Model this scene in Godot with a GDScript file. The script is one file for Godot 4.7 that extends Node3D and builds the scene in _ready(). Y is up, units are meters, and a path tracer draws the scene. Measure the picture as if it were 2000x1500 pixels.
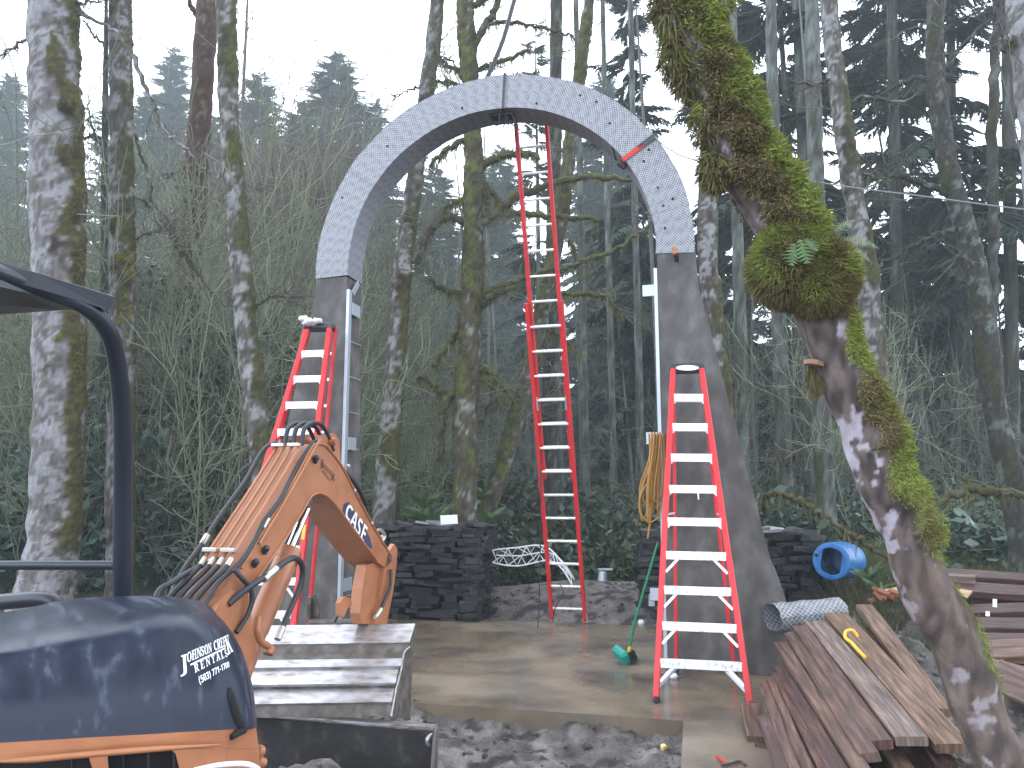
extends Node3D
# A forest clearing: a plastered arch on a wet slab, ladders, a mini excavator, stacks of slate and planks, mossy trees all round.
const EYE := Vector3(0, 1.64, 0)
const PITCH := 0.14312
const F := 1500.0
const YAW := 0.241
const ARCH := Vector3(-0.19, 0, -8.0)
var nz := FastNoiseLite.new()
var rng := RandomNumberGenerator.new()
var M := {}

# ---------- mesh builder ----------
class MB:
	var v := PackedVector3Array()
	var n := PackedVector3Array()
	var c := PackedColorArray()
	var uv := PackedVector2Array()
	var ix := PackedInt32Array()
	func tri(a: Vector3, b: Vector3, d: Vector3, col := Color.WHITE) -> void:
		var nn := (d - a).cross(b - a).normalized()
		var k := v.size()
		v.append(a); v.append(b); v.append(d)
		for i in 3:
			n.append(nn); c.append(col); uv.append(Vector2(i & 1, i >> 1))
		ix.append(k); ix.append(k + 1); ix.append(k + 2)
	# a flat polygon (convex), turned to face «out»; uv = metres in the frame bx (u along bx.x)
	func face(p: Array, out: Vector3, col: Color, bx := Basis.IDENTITY, o := Vector3.ZERO) -> void:
		var a: Vector3 = p[0]
		var b: Vector3 = p[1]
		var d: Vector3 = p[2]
		var nn := (d - a).cross(b - a).normalized()
		var flip := nn.dot(out) < 0
		if flip: nn = -nn
		var k := v.size()
		for q: Vector3 in p:
			v.append(q); n.append(nn); c.append(col)
			var l := q - o
			uv.append(Vector2(bx.x.dot(l), bx.y.dot(l) + bx.z.dot(l)))
		for i in range(1, p.size() - 1):
			ix.append(k)
			if flip:
				ix.append(k + i + 1); ix.append(k + i)
			else:
				ix.append(k + i); ix.append(k + i + 1)
	func box(t: Transform3D, s: Vector3, col := Color.WHITE, bv := 0.004, uo := 0.0) -> void:
		var h := s * 0.5
		bv = minf(bv, minf(h.x, minf(h.y, h.z)) * 0.6)
		var bb := t.basis.orthonormalized()
		var o := t.origin - bb.x * uo
		var pt := func(a: int, sg: Vector3) -> Vector3:
			var q := Vector3(sg.x * (h.x - bv), sg.y * (h.y - bv), sg.z * (h.z - bv))
			q[a] = sg[a] * h[a]
			return t * q
		for a in 3:
			var b := (a + 1) % 3
			var d := (a + 2) % 3
			for sa in [-1.0, 1.0]:
				var sg := Vector3.ZERO
				sg[a] = sa
				var ps := []
				for e in [[-1, -1], [1, -1], [1, 1], [-1, 1]]:
					sg[b] = e[0]; sg[d] = e[1]
					ps.append(pt.call(a, sg))
				var on := Vector3.ZERO
				on[a] = sa
				face(ps, bb * on, col, bb, o)
				for sb in [-1.0, 1.0]:
					var s0 := Vector3.ZERO
					s0[a] = sa; s0[b] = sb
					var s1 := s0
					s0[d] = -1; s1[d] = 1
					var oo := Vector3.ZERO
					oo[a] = sa; oo[b] = sb
					face([pt.call(a, s0), pt.call(a, s1), pt.call(b, s1), pt.call(b, s0)], bb * oo, col, bb, o)
		for x in [-1, 1]:
			for y in [-1, 1]:
				for z in [-1, 1]:
					var sg := Vector3(x, y, z)
					face([pt.call(0, sg), pt.call(1, sg), pt.call(2, sg)], bb * sg, col, bb, o)
	func bar(a: Vector3, b: Vector3, w: float, h: float, up := Vector3.UP, col := Color.WHITE, bv := 0.004, uo := 0.0) -> void:
		var x := (b - a).normalized()
		var z := x.cross(up)
		if z.length() < 0.01: z = x.cross(Vector3(0.1, 0.2, 1))
		z = z.normalized()
		var y := z.cross(x)
		box(Transform3D(Basis(x, y, z), (a + b) * 0.5), Vector3(a.distance_to(b), h, w), col, bv, uo)
	# rows of nu points, nv rows; smooth normals; wrap joins the ends of each row
	func grid(p: PackedVector3Array, nu: int, nv: int, cols: PackedColorArray, wrap := false, flip := false, su := 1.0, sv := 1.0) -> void:
		var k := v.size()
		var nn := PackedVector3Array()
		nn.resize(nu * nv)
		var lim := nu if wrap else nu - 1
		for j in nv - 1:
			for i in lim:
				var i2 := (i + 1) % nu
				var a := j * nu + i
				var b := j * nu + i2
				var d := (j + 1) * nu + i2
				var e := (j + 1) * nu + i
				var q := (p[d] - p[a]).cross(p[b] - p[e])
				if flip:
					q = -q
					ix.append(k + a); ix.append(k + d); ix.append(k + b)
					ix.append(k + a); ix.append(k + e); ix.append(k + d)
				else:
					ix.append(k + a); ix.append(k + b); ix.append(k + d)
					ix.append(k + a); ix.append(k + d); ix.append(k + e)
				nn[a] += q; nn[b] += q; nn[d] += q; nn[e] += q
		for i in nu * nv:
			nn[i] = nn[i].normalized()
			uv.append(Vector2(float(i % nu) / maxf(1, nu - 1) * su, float(i / nu) / maxf(1, nv - 1) * sv))
		v.append_array(p); n.append_array(nn)
		if cols.size() == p.size():
			c.append_array(cols)
		else:
			for i in p.size(): c.append(cols[0])
	# a round tube along points; r is one radius per point
	func tube(p: Array, r: Array, sides := 8, col := Color.WHITE, cap := true) -> void:
		var pts := PackedVector3Array()
		var cc := PackedColorArray()
		var x := Vector3.ZERO
		for i in p.size():
			var a: Vector3 = p[maxi(i - 1, 0)]
			var b: Vector3 = p[mini(i + 1, p.size() - 1)]
			var t := (b - a).normalized()
			if i == 0:
				x = t.cross(Vector3(0.31, 0.2, 0.93) if absf(t.y) > 0.9 else Vector3.UP).normalized()
			x = (x - t * x.dot(t)).normalized()
			var y := t.cross(x)
			for s in sides:
				var an := TAU * s / sides
				pts.append(p[i] + (x * cos(an) + y * sin(an)) * float(r[i]))
				cc.append(col)
		grid(pts, sides, p.size(), cc, true)
		if cap:
			for e: int in [0, p.size() - 1]:
				var ps := []
				for s in sides: ps.append(pts[e * sides + s])
				var o: Vector3 = p[e] - p[1 if e == 0 else e - 1]
				face(ps, o, col)
	# a polygon given as outline on a near sheet and the same outline on a far sheet
	func plate(front: Array, back: Array, col := Color.WHITE) -> void:
		var m := Vector3.ZERO
		for q: Vector3 in front: m += q
		m /= front.size()
		var m2 := Vector3.ZERO
		for q: Vector3 in back: m2 += q
		m2 /= back.size()
		var ax: Vector3 = front[0] - m
		var nrm := Vector3.ZERO
		for i in front.size():
			nrm += (front[i] - m).cross(front[(i + 1) % front.size()] - m)
		nrm = nrm.normalized()
		ax = (ax - nrm * ax.dot(nrm)).normalized()
		var ay := nrm.cross(ax)
		var poly := PackedVector2Array()
		for q: Vector3 in front: poly.append(Vector2(ax.dot(q - m), ay.dot(q - m)))
		var tr := Geometry2D.triangulate_polygon(poly)
		for i in range(0, tr.size(), 3):
			face([front[tr[i]], front[tr[i + 1]], front[tr[i + 2]]], m - m2, col)
			face([back[tr[i]], back[tr[i + 1]], back[tr[i + 2]]], m2 - m, col)
		var ccw := (m - m2).dot(nrm) > 0
		for i in front.size():
			var j := (i + 1) % front.size()
			var e: Vector3 = front[j] - front[i]
			var o := e.cross(nrm) * (1.0 if ccw else 1.0)
			face([front[i], front[j], back[j], back[i]], o, col)
	func mesh() -> ArrayMesh:
		var arr := []
		arr.resize(Mesh.ARRAY_MAX)
		arr[Mesh.ARRAY_VERTEX] = v; arr[Mesh.ARRAY_NORMAL] = n; arr[Mesh.ARRAY_COLOR] = c; arr[Mesh.ARRAY_TEX_UV] = uv; arr[Mesh.ARRAY_INDEX] = ix
		var m := ArrayMesh.new()
		m.add_surface_from_arrays(Mesh.PRIMITIVE_TRIANGLES, arr)
		return m

# ---------- placing ----------
func ray(px: float, py: float) -> Vector3:
	var b := (750.0 - py) / F
	return Vector3((px - 1000.0) / F, b * cos(PITCH) + sin(PITCH), -(cos(PITCH) - b * sin(PITCH)))
func P(px: float, py: float, d: float) -> Vector3:      # the place d metres ahead seen in that direction
	var r := ray(px, py)
	return EYE + r * (d / -r.z)
func G(px: float, py: float, h := 0.0) -> Vector3:      # where that direction meets the height h
	var r := ray(px, py)
	return EYE + r * ((h - EYE.y) / r.y)
func A(s: float, y: float, q: float) -> Vector3:        # the arch's own axes: along, up, back
	return ARCH + Vector3(s * cos(YAW) + q * sin(YAW), y, s * sin(YAW) - q * cos(YAW))
func ahead(p: Vector3) -> float:
	return -p.z * cos(PITCH) + (p.y - EYE.y) * sin(PITCH)
func curve(c: Array, n: int) -> Array:                  # Catmull-Rom through points of any kind
	var out := []
	var m := c.size() - 1
	for i in n:
		var f := float(i) / (n - 1) * m
		var k := mini(int(f), m - 1)
		out.append(cr(c[maxi(k - 1, 0)], c[k], c[k + 1], c[mini(k + 2, m)], f - k))
	return out
func cr(a, b, c, d, t: float):
	return b * 1.0 + (c - a) * (0.5 * t) + (a * 2.0 - b * 5.0 + c * 4.0 - d) * (0.5 * t * t) + (b * 3.0 - a - c * 3.0 + d) * (0.5 * t * t * t)
func noise(p: Vector3) -> float:
	return nz.get_noise_3dv(p)
func jit(a: float) -> Vector3:
	return Vector3(rng.randf_range(-a, a), rng.randf_range(-a, a), rng.randf_range(-a, a))

# ---------- naming ----------
var counts := {}
func numbered(s: String) -> String:
	counts[s] = counts.get(s, 0) + 1
	return s if counts[s] == 1 else "%s_%03d" % [s, counts[s] - 1]
func tag(o: Node, label: String, category: String, group := "") -> Node:
	o.set_meta("label", label); o.set_meta("category", category)
	if group: o.set_meta("group", group)
	return o
func thing(called: String, label: String, category: String, at := Vector3.ZERO, group := "") -> Node3D:
	var o := Node3D.new()
	o.name = numbered(called)
	o.position = at
	add_child(o, true)
	tag(o, label, category, group)
	return o
func obj(called: String, mb: MB, m: Material, parent: Node = null) -> MeshInstance3D:
	var o := MeshInstance3D.new()
	if parent == null:
		o.name = numbered(called)
		parent = self
	else:
		var k := 0
		o.name = called
		while parent.has_node(NodePath(o.name)):
			k += 1
			o.name = "%s_%03d" % [called, k]
	o.mesh = mb.mesh()
	o.material_override = m
	var w := Transform3D.IDENTITY
	var up := parent
	while up != self:
		w = up.transform * w
		up = up.get_parent()
	o.transform = w.affine_inverse()
	parent.add_child(o, true)
	return o
func stuff(o: Node) -> Node:
	o.set_meta("kind", "stuff")
	return o
func multi(called: String, mesh: Mesh, xs: Array, cols: Array, m: Material, parent: Node = null) -> MultiMeshInstance3D:
	var mm := MultiMesh.new()
	mm.transform_format = MultiMesh.TRANSFORM_3D
	mm.use_colors = not cols.is_empty()
	mm.mesh = mesh
	mm.instance_count = xs.size()
	for i in xs.size():
		mm.set_instance_transform(i, xs[i])
		if not cols.is_empty(): mm.set_instance_color(i, cols[i])
	var o := MultiMeshInstance3D.new()
	o.name = called if parent else numbered(called)
	o.multimesh = mm
	o.material_override = m
	if parent:
		o.transform = parent.transform.affine_inverse()
		parent.add_child(o, true)
	else:
		add_child(o, true)
	o.set_meta("kind", "stuff")
	return o

# ---------- materials ----------
func ramp(cols: Array) -> Gradient:
	var g := Gradient.new()
	var o := PackedFloat32Array()
	var cc := PackedColorArray()
	for e in cols:
		o.append(e[0])
		cc.append(e[1])
	g.offsets = o; g.colors = cc
	return g
func gr(x: float) -> Color:
	return Color(x, x, x).linear_to_srgb()
func ntex(freq: float, cols: Array, sd := 1, octaves := 4, size := 256) -> NoiseTexture2D:
	var f := FastNoiseLite.new()
	f.noise_type = FastNoiseLite.TYPE_SIMPLEX_SMOOTH
	f.frequency = freq; f.seed = sd; f.fractal_octaves = octaves
	var t := NoiseTexture2D.new()
	t.width = size; t.height = size; t.seamless = true; t.noise = f; t.normalize = true
	if not cols.is_empty(): t.color_ramp = ramp(cols)
	return t
func lin(r: float, g: float, b: float) -> Color:
	return Color(r, g, b).linear_to_srgb()
func mat(called: String, col: Color, rough: float, metal := 0.0, vc := false) -> StandardMaterial3D:
	var m := StandardMaterial3D.new()
	m.resource_name = called
	m.albedo_color = col; m.roughness = rough; m.metallic = metal
	m.vertex_color_use_as_albedo = vc
	M[called] = m
	return m
func tri_tex(m: StandardMaterial3D, tex: Texture2D, scale: Vector3, height: Texture2D = null, hs := 0.0, world := true) -> void:
	m.albedo_texture = tex
	m.uv1_triplanar = true
	m.uv1_world_triplanar = world
	m.uv1_scale = scale
	if height:
		m.heightmap_enabled = true
		m.heightmap_texture = height
		m.heightmap_scale = hs
func materials() -> void:
	var grain := ntex(0.02, [[0.0, gr(0.55)], [0.5, gr(0.8)], [1.0, gr(1.0)]], 3, 5)
	var bumps := ntex(0.03, [], 5, 5)
	var fine := ntex(0.08, [], 6, 3)
	var dirt := ntex(0.012, [[0.0, gr(1.0)], [0.55, gr(0.95)], [0.72, gr(0.7)], [1.0, gr(0.45)]], 8, 5)
	var m := mat("bark", Color.WHITE, 0.9, 0, true)
	tri_tex(m, grain, Vector3(2.2, 0.9, 2.2), bumps, 1.6)
	m = mat("fir_bark", Color.WHITE, 0.92, 0, true)
	tri_tex(m, ntex(0.03, [[0.0, gr(0.35)], [0.45, gr(0.8)], [1.0, gr(1.0)]], 13, 4), Vector3(2.4, 0.35, 2.4), bumps, 3.0)
	m = mat("moss", Color.WHITE, 1.0, 0, true)
	m.backlight_enabled = true; m.backlight = Color(0.25, 0.25, 0.25)
	m = mat("needles", Color.WHITE, 0.75, 0, true)
	m.backlight_enabled = true; m.backlight = Color(0.2, 0.2, 0.2)
	m = mat("leaf", Color.WHITE, 0.42, 0, true)
	m.backlight_enabled = true; m.backlight = Color(0.25, 0.25, 0.25)
	m = mat("twig", Color.WHITE, 0.9, 0, true)
	m = mat("ground", Color.WHITE, 0.85, 0, true)
	tri_tex(m, ntex(0.02, [[0.0, gr(0.45)], [0.5, gr(0.85)], [1.0, gr(1.0)]], 17, 5, 512), Vector3(0.9, 0.9, 0.9), ntex(0.035, [], 18, 6, 512), 3.5)
	m.roughness_texture = ntex(0.01, [[0.0, gr(0.5)], [0.4, gr(0.85)], [1.0, gr(1.0)]], 19, 4)
	m.roughness = 1.0
	m = mat("slab", Color.WHITE, 1.0)
	tri_tex(m, ntex(0.006, [[0.0, lin(0.075, 0.062, 0.05)], [0.35, lin(0.13, 0.105, 0.082)], [0.55, lin(0.175, 0.138, 0.1)], [0.75, lin(0.21, 0.165, 0.115)], [1.0, lin(0.16, 0.135, 0.11)]], 23, 6, 512), Vector3(0.33, 0.33, 0.33), fine, 0.12)
	m.roughness_texture = ntex(0.008, [[0.0, Color(0.13, 0.13, 0.13)], [0.35, Color(0.22, 0.22, 0.22)], [0.65, Color(0.4, 0.4, 0.4)], [1.0, Color(0.75, 0.75, 0.75)]], 24, 4)
	m = mat("mortar", Color.WHITE, 0.88)
	tri_tex(m, ntex(0.01, [[0.0, lin(0.055, 0.05, 0.048)], [0.45, lin(0.085, 0.08, 0.078)], [0.6, lin(0.102, 0.097, 0.095)], [1.0, lin(0.17, 0.166, 0.168)]], 27, 7, 512), Vector3(0.8, 0.45, 0.8), bumps, 0.5)
	m = mat("lath", Color.WHITE, 0.55, 0.35)
	m.albedo_texture = lath_tex(false)
	m.heightmap_enabled = true; m.heightmap_texture = lath_tex(true); m.heightmap_scale = 0.3
	m.detail_enabled = true
	m.detail_blend_mode = BaseMaterial3D.BLEND_MODE_MUL
	m.detail_uv_layer = BaseMaterial3D.DETAIL_UV_1
	m.detail_albedo = ntex(0.004, [[0.0, gr(0.7)], [0.5, gr(0.9)], [1.0, gr(1.0)]], 29, 3)
	m = mat("galvanised", lin(0.42, 0.46, 0.52), 0.45, 0.6)
	m = mat("red_fibreglass", Color.WHITE, 0.42)
	tri_tex(m, ntex(0.015, [[0.0, lin(0.5, 0.012, 0.02)], [0.6, lin(0.62, 0.02, 0.028)], [1.0, lin(0.4, 0.02, 0.02)]], 31, 5), Vector3(1.5, 1.5, 1.5))
	m = mat("aluminium", Color.WHITE, 0.42, 0.35)
	tri_tex(m, ntex(0.03, [[0.0, gr(0.28)], [0.22, gr(0.62)], [0.4, gr(0.85)], [1.0, gr(0.9)]], 33, 5), Vector3(2.5, 2.5, 2.5))
	m = mat("orange_paint", Color.WHITE, 0.42)
	tri_tex(m, ntex(0.01, [[0.0, lin(0.26, 0.098, 0.044)], [0.5, lin(0.36, 0.14, 0.06)], [0.85, lin(0.4, 0.162, 0.075)], [1.0, lin(0.27, 0.11, 0.058)]], 35, 6), Vector3(1.2, 1.2, 1.2))
	m = mat("hood_plastic", Color.WHITE, 1.0)
	m.albedo_texture = ntex(0.012, [[0.0, lin(0.013, 0.018, 0.034)], [0.55, lin(0.018, 0.024, 0.044)], [0.7, lin(0.022, 0.029, 0.05)], [0.8, lin(0.045, 0.055, 0.082)], [1.0, lin(0.085, 0.092, 0.12)]], 41, 5, 512)
	m.uv1_scale = Vector3(2.4, 0.62, 1)
	m.roughness_texture = ntex(0.012, [[0.0, Color(0.28, 0.28, 0.28)], [0.55, Color(0.36, 0.36, 0.36)], [1.0, Color(0.65, 0.65, 0.65)]], 41, 5, 512)
	m.metallic_specular = 0.34
	m = mat("black_paint", lin(0.018, 0.022, 0.032), 0.38)
	m = mat("black_rubber", lin(0.02, 0.022, 0.028), 0.5)
	m = mat("dark", lin(0.008, 0.008, 0.008), 0.9)
	m = mat("chrome", lin(0.7, 0.7, 0.72), 0.12, 1.0)
	m = mat("fitting", lin(0.5, 0.49, 0.44), 0.35, 0.7)
	m = mat("muddy_steel", Color.WHITE, 0.6, 0.25)
	tri_tex(m, ntex(0.02, [[0.0, lin(0.05, 0.042, 0.035)], [0.5, lin(0.1, 0.085, 0.075)], [1.0, lin(0.2, 0.18, 0.165)]], 43, 6), Vector3(1.6, 1.6, 1.6), bumps, 0.6)
	m = mat("blade_mud", Color.WHITE, 0.8)
	tri_tex(m, ntex(0.02, [[0.0, lin(0.008, 0.008, 0.01)], [0.6, lin(0.018, 0.016, 0.016)], [1.0, lin(0.07, 0.06, 0.055)]], 44, 6), Vector3(1.2, 1.2, 1.2), bumps, 0.5)
	m = mat("worn_steel", Color.WHITE, 0.38, 0.75)
	tri_tex(m, ntex(0.018, [[0.0, lin(0.12, 0.1, 0.085)], [0.3, lin(0.32, 0.29, 0.27)], [0.55, lin(0.4, 0.39, 0.41)], [1.0, lin(0.58, 0.58, 0.62)]], 45, 6), Vector3(1.3, 4.0, 4.0), bumps, 0.2)
	m = mat("slate", Color.WHITE, 0.55, 0, true)
	tri_tex(m, grain, Vector3(1.5, 3, 1.5), bumps, 0.8)
	for k in 5:
		var t: float = [1.0, 0.72, 1.3, 0.85, 0.6][k]
		var w: Array = [[0.115, 0.066, 0.048], [0.1, 0.055, 0.043], [0.16, 0.118, 0.1], [0.15, 0.09, 0.058], [0.06, 0.033, 0.028]][k]
		m = mat("wood_%d" % k, Color.WHITE, 0.7)
		m.albedo_texture = ntex(0.02, [[0.0, lin(w[0] * 0.35, w[1] * 0.35, w[2] * 0.38)], [0.4, lin(w[0] * 0.8, w[1] * 0.8, w[2] * 0.8)], [0.65, lin(w[0] * 1.15, w[1] * 1.1, w[2] * 1.1)], [1.0, lin(w[0] * 1.9, w[1] * 1.9, w[2] * 2.0)]], 50 + k, 5)
		m.uv1_scale = Vector3(0.4, 6.0, 1)
		m.heightmap_enabled = true; m.heightmap_texture = m.albedo_texture; m.heightmap_scale = 0.2 * t
		m.roughness_texture = ntex(0.01, [[0.0, Color(0.2, 0.2, 0.2)], [0.5, Color(0.42, 0.42, 0.42)], [1, Color(0.7, 0.7, 0.7)]], 60, 3)
		m.roughness = 1.0
	m = mat("orange_wood", lin(0.2, 0.062, 0.03), 0.6)
	m = mat("pale_wood", lin(0.4, 0.25, 0.16), 0.7)
	m = mat("white", lin(0.75, 0.76, 0.8), 0.6)
	m = mat("decal_white", lin(0.82, 0.83, 0.86), 0.4)
	m = mat("decal_black", lin(0.03, 0.015, 0.01), 0.5)
	m = mat("blue_plastic", Color.WHITE, 0.38)
	tri_tex(m, dirt, Vector3(1.5, 1.5, 1.5))
	m.albedo_color = lin(0.025, 0.17, 0.46)
	m = mat("green_plastic", lin(0.01, 0.19, 0.08), 0.4)
	m = mat("teal_plastic", lin(0.01, 0.24, 0.2), 0.45)
	m = mat("yellow_plastic", lin(0.75, 0.42, 0.03), 0.45)
	m = mat("cord", lin(0.33, 0.17, 0.035), 0.6)
	m = mat("red_strap", lin(0.5, 0.03, 0.02), 0.7)
	m = mat("rope", lin(0.2, 0.22, 0.23), 0.8)
	m = mat("rust", lin(0.33, 0.13, 0.06), 0.8)
	m = mat("glass_label", lin(0.75, 0.75, 0.78), 0.5)
func lath_tex(height: bool) -> ImageTexture:            # expanded metal: long diamonds between thin strands
	var w := 128
	var im := Image.create(w, w, false, Image.FORMAT_RGB8)
	for y in w:
		for x in w:
			var u := float(x) / w * 4.0
			var t := float(y) / w * 8.0
			var a := absf(fposmod(u + t * 0.5, 1.0) - 0.5)
			var b := absf(fposmod(u - t * 0.5, 1.0) - 0.5)
			var k := smoothstep(0.17, 0.25, maxf(a, b) * 0.5 + 0.0) if false else 1.0 - smoothstep(0.1, 0.2, minf(a, b))
			if height:
				im.set_pixel(x, y, Color(k, k, k))
			else:
				im.set_pixel(x, y, lin(0.17, 0.175, 0.195).lerp(lin(0.41, 0.42, 0.465), k))
	im.generate_mipmaps()
	return ImageTexture.create_from_image(im)

# ---------- ground ----------
func local_sq(x: float, d: float) -> Vector2:
	var a := x - ARCH.x
	var b := d + ARCH.z
	return Vector2(a * cos(YAW) - b * sin(YAW), a * sin(YAW) + b * cos(YAW))
func slab_in(s: float, q: float, e: float) -> bool:
	return (s > -3.6 - e and s < 2.98 + e and q > -1.67 - e and q < 2.42 + e) or (s > 1.9 - e and s < 2.52 + e and q > -5.0 and q <= -1.6)
func gh(x: float, d: float) -> float:
	var l := local_sq(x, d)
	var s := l.x
	var q := l.y
	var p := Vector3(x, 0, d)
	if slab_in(s, q, -0.05): return -0.09
	var far := smoothstep(8.0, 16.0, d)
	var h := noise(p * 0.12) * 0.5 * far + noise(p * 0.45 + Vector3(9, 0, 3)) * 0.12 + far * 0.12
	h += 0.27 * exp(-pow((q - 4.1) / 1.05, 2)) * smoothstep(-3.5, -1.0, s) * (1.0 - smoothstep(1.8, 3.4, s))
	h += 0.5 * smoothstep(2.85, 3.6, s) * smoothstep(-2.2, -0.3, q) * (1.0 - 0.6 * smoothstep(4.0, 9.0, q))
	h *= 1.0 - 0.95 * smoothstep(3.1, 3.7, x) * (1.0 - smoothstep(7.5, 8.6, d)) * smoothstep(4.0, 5.0, d)
	h += 0.12 * smoothstep(2.4, 3.4, s) * (1.0 - smoothstep(3.1, 3.7, x))
	var near := 1.0 - smoothstep(9.0, 14.0, d)
	var pit := smoothstep(-1.45, -1.75, q) * (1.0 - smoothstep(1.8, 2.3, s)) 
	h = lerpf(h, -0.13 + noise(p * 1.3) * 0.07, pit * near)
	h += 0.36 * exp(-pow((x + 0.95) / 0.55, 2) - pow((d - 4.1) / 0.42, 2))
	var clod := pow(1.0 - absf(noise(p * 3.1)), 2.0) * 0.5 + noise(p * 7.3) * 0.35 + noise(p * 14.0) * 0.25
	h += clod * 0.065 * near * (0.3 if q > 2.3 else 1.0)
	if s > -3.6 and q > -1.6 and s < 4.0 and q < 4.0:
		h = lerpf(-0.03, h, smoothstep(0.0, 0.8, maxf(q - 2.42, s - 2.98)))
	elif slab_in(s, q, 0.05): h = minf(h, -0.02 if q > -1.6 else 0.03)
	return h
func spread(a: float, b: float, step: float, lo: float, hi: float) -> PackedFloat32Array:
	var out := PackedFloat32Array()
	var left := []
	var t := a
	var st := step
	while t > lo:
		st *= 1.16
		t -= st
		left.push_front(t)
	for q in left: out.append(q)
	t = a
	while t < b:
		out.append(t)
		t += step
	st = step
	while t < hi:
		out.append(t)
		st *= 1.16
		t += st
	return out
func ground() -> void:
	var xs := spread(-3.2, 4.6, 0.034, -90, 90)
	var ds := spread(3.4, 12.6, 0.042, -12, 150)
	var pts := PackedVector3Array()
	var cols := PackedColorArray()
	for d in ds:
		for x in xs:
			pts.append(Vector3(x, gh(x, d), -d))
			var p := Vector3(x, 0, d)
			var a := noise(p * 2.3) * 0.5 + noise(p * 6.0 + Vector3(4, 1, 2)) * 0.5
			var mud := Color(0.12, 0.107, 0.102).lerp(Color(0.27, 0.245, 0.24), smoothstep(-0.25, 0.5, a))
			if local_sq(x, d).y > 2.3: mud = mud.lerp(Color(0.2, 0.18, 0.175), 0.5)
			mud = mud.lerp(Color(0.05, 0.042, 0.04), smoothstep(0.15, 0.5, noise(p * 3.7 + Vector3(1, 5, 9))))
			var floor_c := Color(0.045, 0.036, 0.026).lerp(Color(0.045, 0.065, 0.018), smoothstep(0.0, 0.4, noise(p * 0.8)))
			var l := local_sq(x, d)
			var w := smoothstep(11.4, 13.0, d + noise(p * 0.7) * 1.2)
			w = maxf(w, smoothstep(3.6, 4.6, l.x + noise(p) * 0.5) * smoothstep(5.0, 6.5, d))
			w = maxf(w, smoothstep(-3.6, -4.6, l.x + noise(p) * 0.5))
			cols.append(mud.lerp(floor_c, w))
	var mb := MB.new()
	mb.grid(pts, xs.size(), ds.size(), cols, false, false)
	obj("ground", mb, M.ground).set_meta("kind", "structure")
	# the slab with its walkway
	mb = MB.new()
	var top := []
	var bot := []
	for e in [[-3.6, -1.67], [1.9, -1.67], [1.93, -5.0], [2.52, -5.0], [2.5, -1.67], [2.98, -1.6], [2.98, 2.42], [-3.6, 2.42]]:
		top.append(A(e[0], 0, e[1]))
		bot.append(A(e[0], -0.16, e[1]))
	mb.plate(top, bot)
	obj("concrete_slab", mb, M.slab).set_meta("kind", "structure")
	# loose clods and stone chips in the churned mud
	mb = MB.new()
	var st := MB.new()
	ball(st, Vector3.ZERO, Vector3(1, 0.7, 0.9), Color.WHITE, 6, 5, 0.35)
	var xf := []
	var cc := []
	while xf.size() < 900:
		var x := rng.randf_range(-2.0, 4.2)
		var d := rng.randf_range(3.6, 11.8)
		var l := local_sq(x, d)
		if slab_in(l.x, l.y, 0.04): continue
		var s := rng.randf_range(0.008, 0.03) * (1.0 if rng.randf() < 0.93 else 1.7)
		var b := Basis.from_euler(Vector3(rng.randf() * TAU, rng.randf() * TAU, 0)).scaled(Vector3.ONE * s)
		xf.append(Transform3D(b, Vector3(x, gh(x, d) + s * 0.3, -d)))
		var g := rng.randf_range(0.06, 0.2)
		cc.append(Color(g, g * 0.9, g * 0.86))
	multi("mud_clods", st.mesh(), xf, cc, M.ground)
func ball(mb: MB, o: Vector3, r: Vector3, col: Color, nu := 12, nv := 9, rough := 0.0) -> void:
	var pts := PackedVector3Array()
	for j in nv:
		var e := -PI / 2 + PI * j / (nv - 1)
		for i in nu:
			var a := TAU * i / nu
			var q := Vector3(cos(e) * cos(a), sin(e), cos(e) * sin(a))
			pts.append(o + q * r * (1.0 + rough * noise(q * 2.0 + o * 7.0)))
	mb.grid(pts, nu, nv, [col], true, true)

# ---------- the arch ----------
const SPRING := 4.16
const RIN := 1.724
const RW := 0.37
const TH := 0.354
func leg_profile(y: float) -> float:
	var t := [[4.3, 2.09], [3.7, 2.13], [3.2, 2.23], [2.6, 2.36], [2.0, 2.49], [1.0, 2.7], [0.35, 2.9], [-0.2, 3.04]]
	for k in t.size() - 1:
		if y <= t[k][0] and y >= t[k + 1][0]:
			return lerpf(t[k][1], t[k + 1][1], (t[k][0] - y) / (t[k][0] - t[k + 1][0]))
	return 2.09
func leg(mb: MB, side: float, y0: float, y1: float, grow: float) -> void:
	var n := 14
	var prev := []
	for k in n + 1:
		var y := lerpf(y0, y1, float(k) / n)
		var si := (RIN - grow * 0.3) * side
		var so := (leg_profile(y) + grow) * side
		var q1 := TH + 0.38 * pow(clampf(1.0 - y / 4.0, 0, 1), 1.4) + grow
		var w := noise(Vector3(side, y * 2.0, 3)) * 0.006
		var cur := [A(si, y, -grow), A(so + w * side, y, -grow), A(so + w * side, y, q1), A(si, y, q1)]
		if k > 0:
			var o := [A(0, 0, -1) - ARCH, A(side, 0, 0) - ARCH, A(0, 0, 1) - ARCH, A(-side, 0, 0) - ARCH]
			for e in 4:
				mb.face([prev[e], prev[(e + 1) % 4], cur[(e + 1) % 4], cur[e]], o[e], Color.WHITE)
		if k == 0 or k == n: mb.face(cur, Vector3.UP * (1 if k == n else -1), Color.WHITE)
		prev = cur
func ring_pt(an: float, r: float, q: float) -> Vector3:
	return A(r * cos(an), SPRING + r * sin(an), q)
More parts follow.
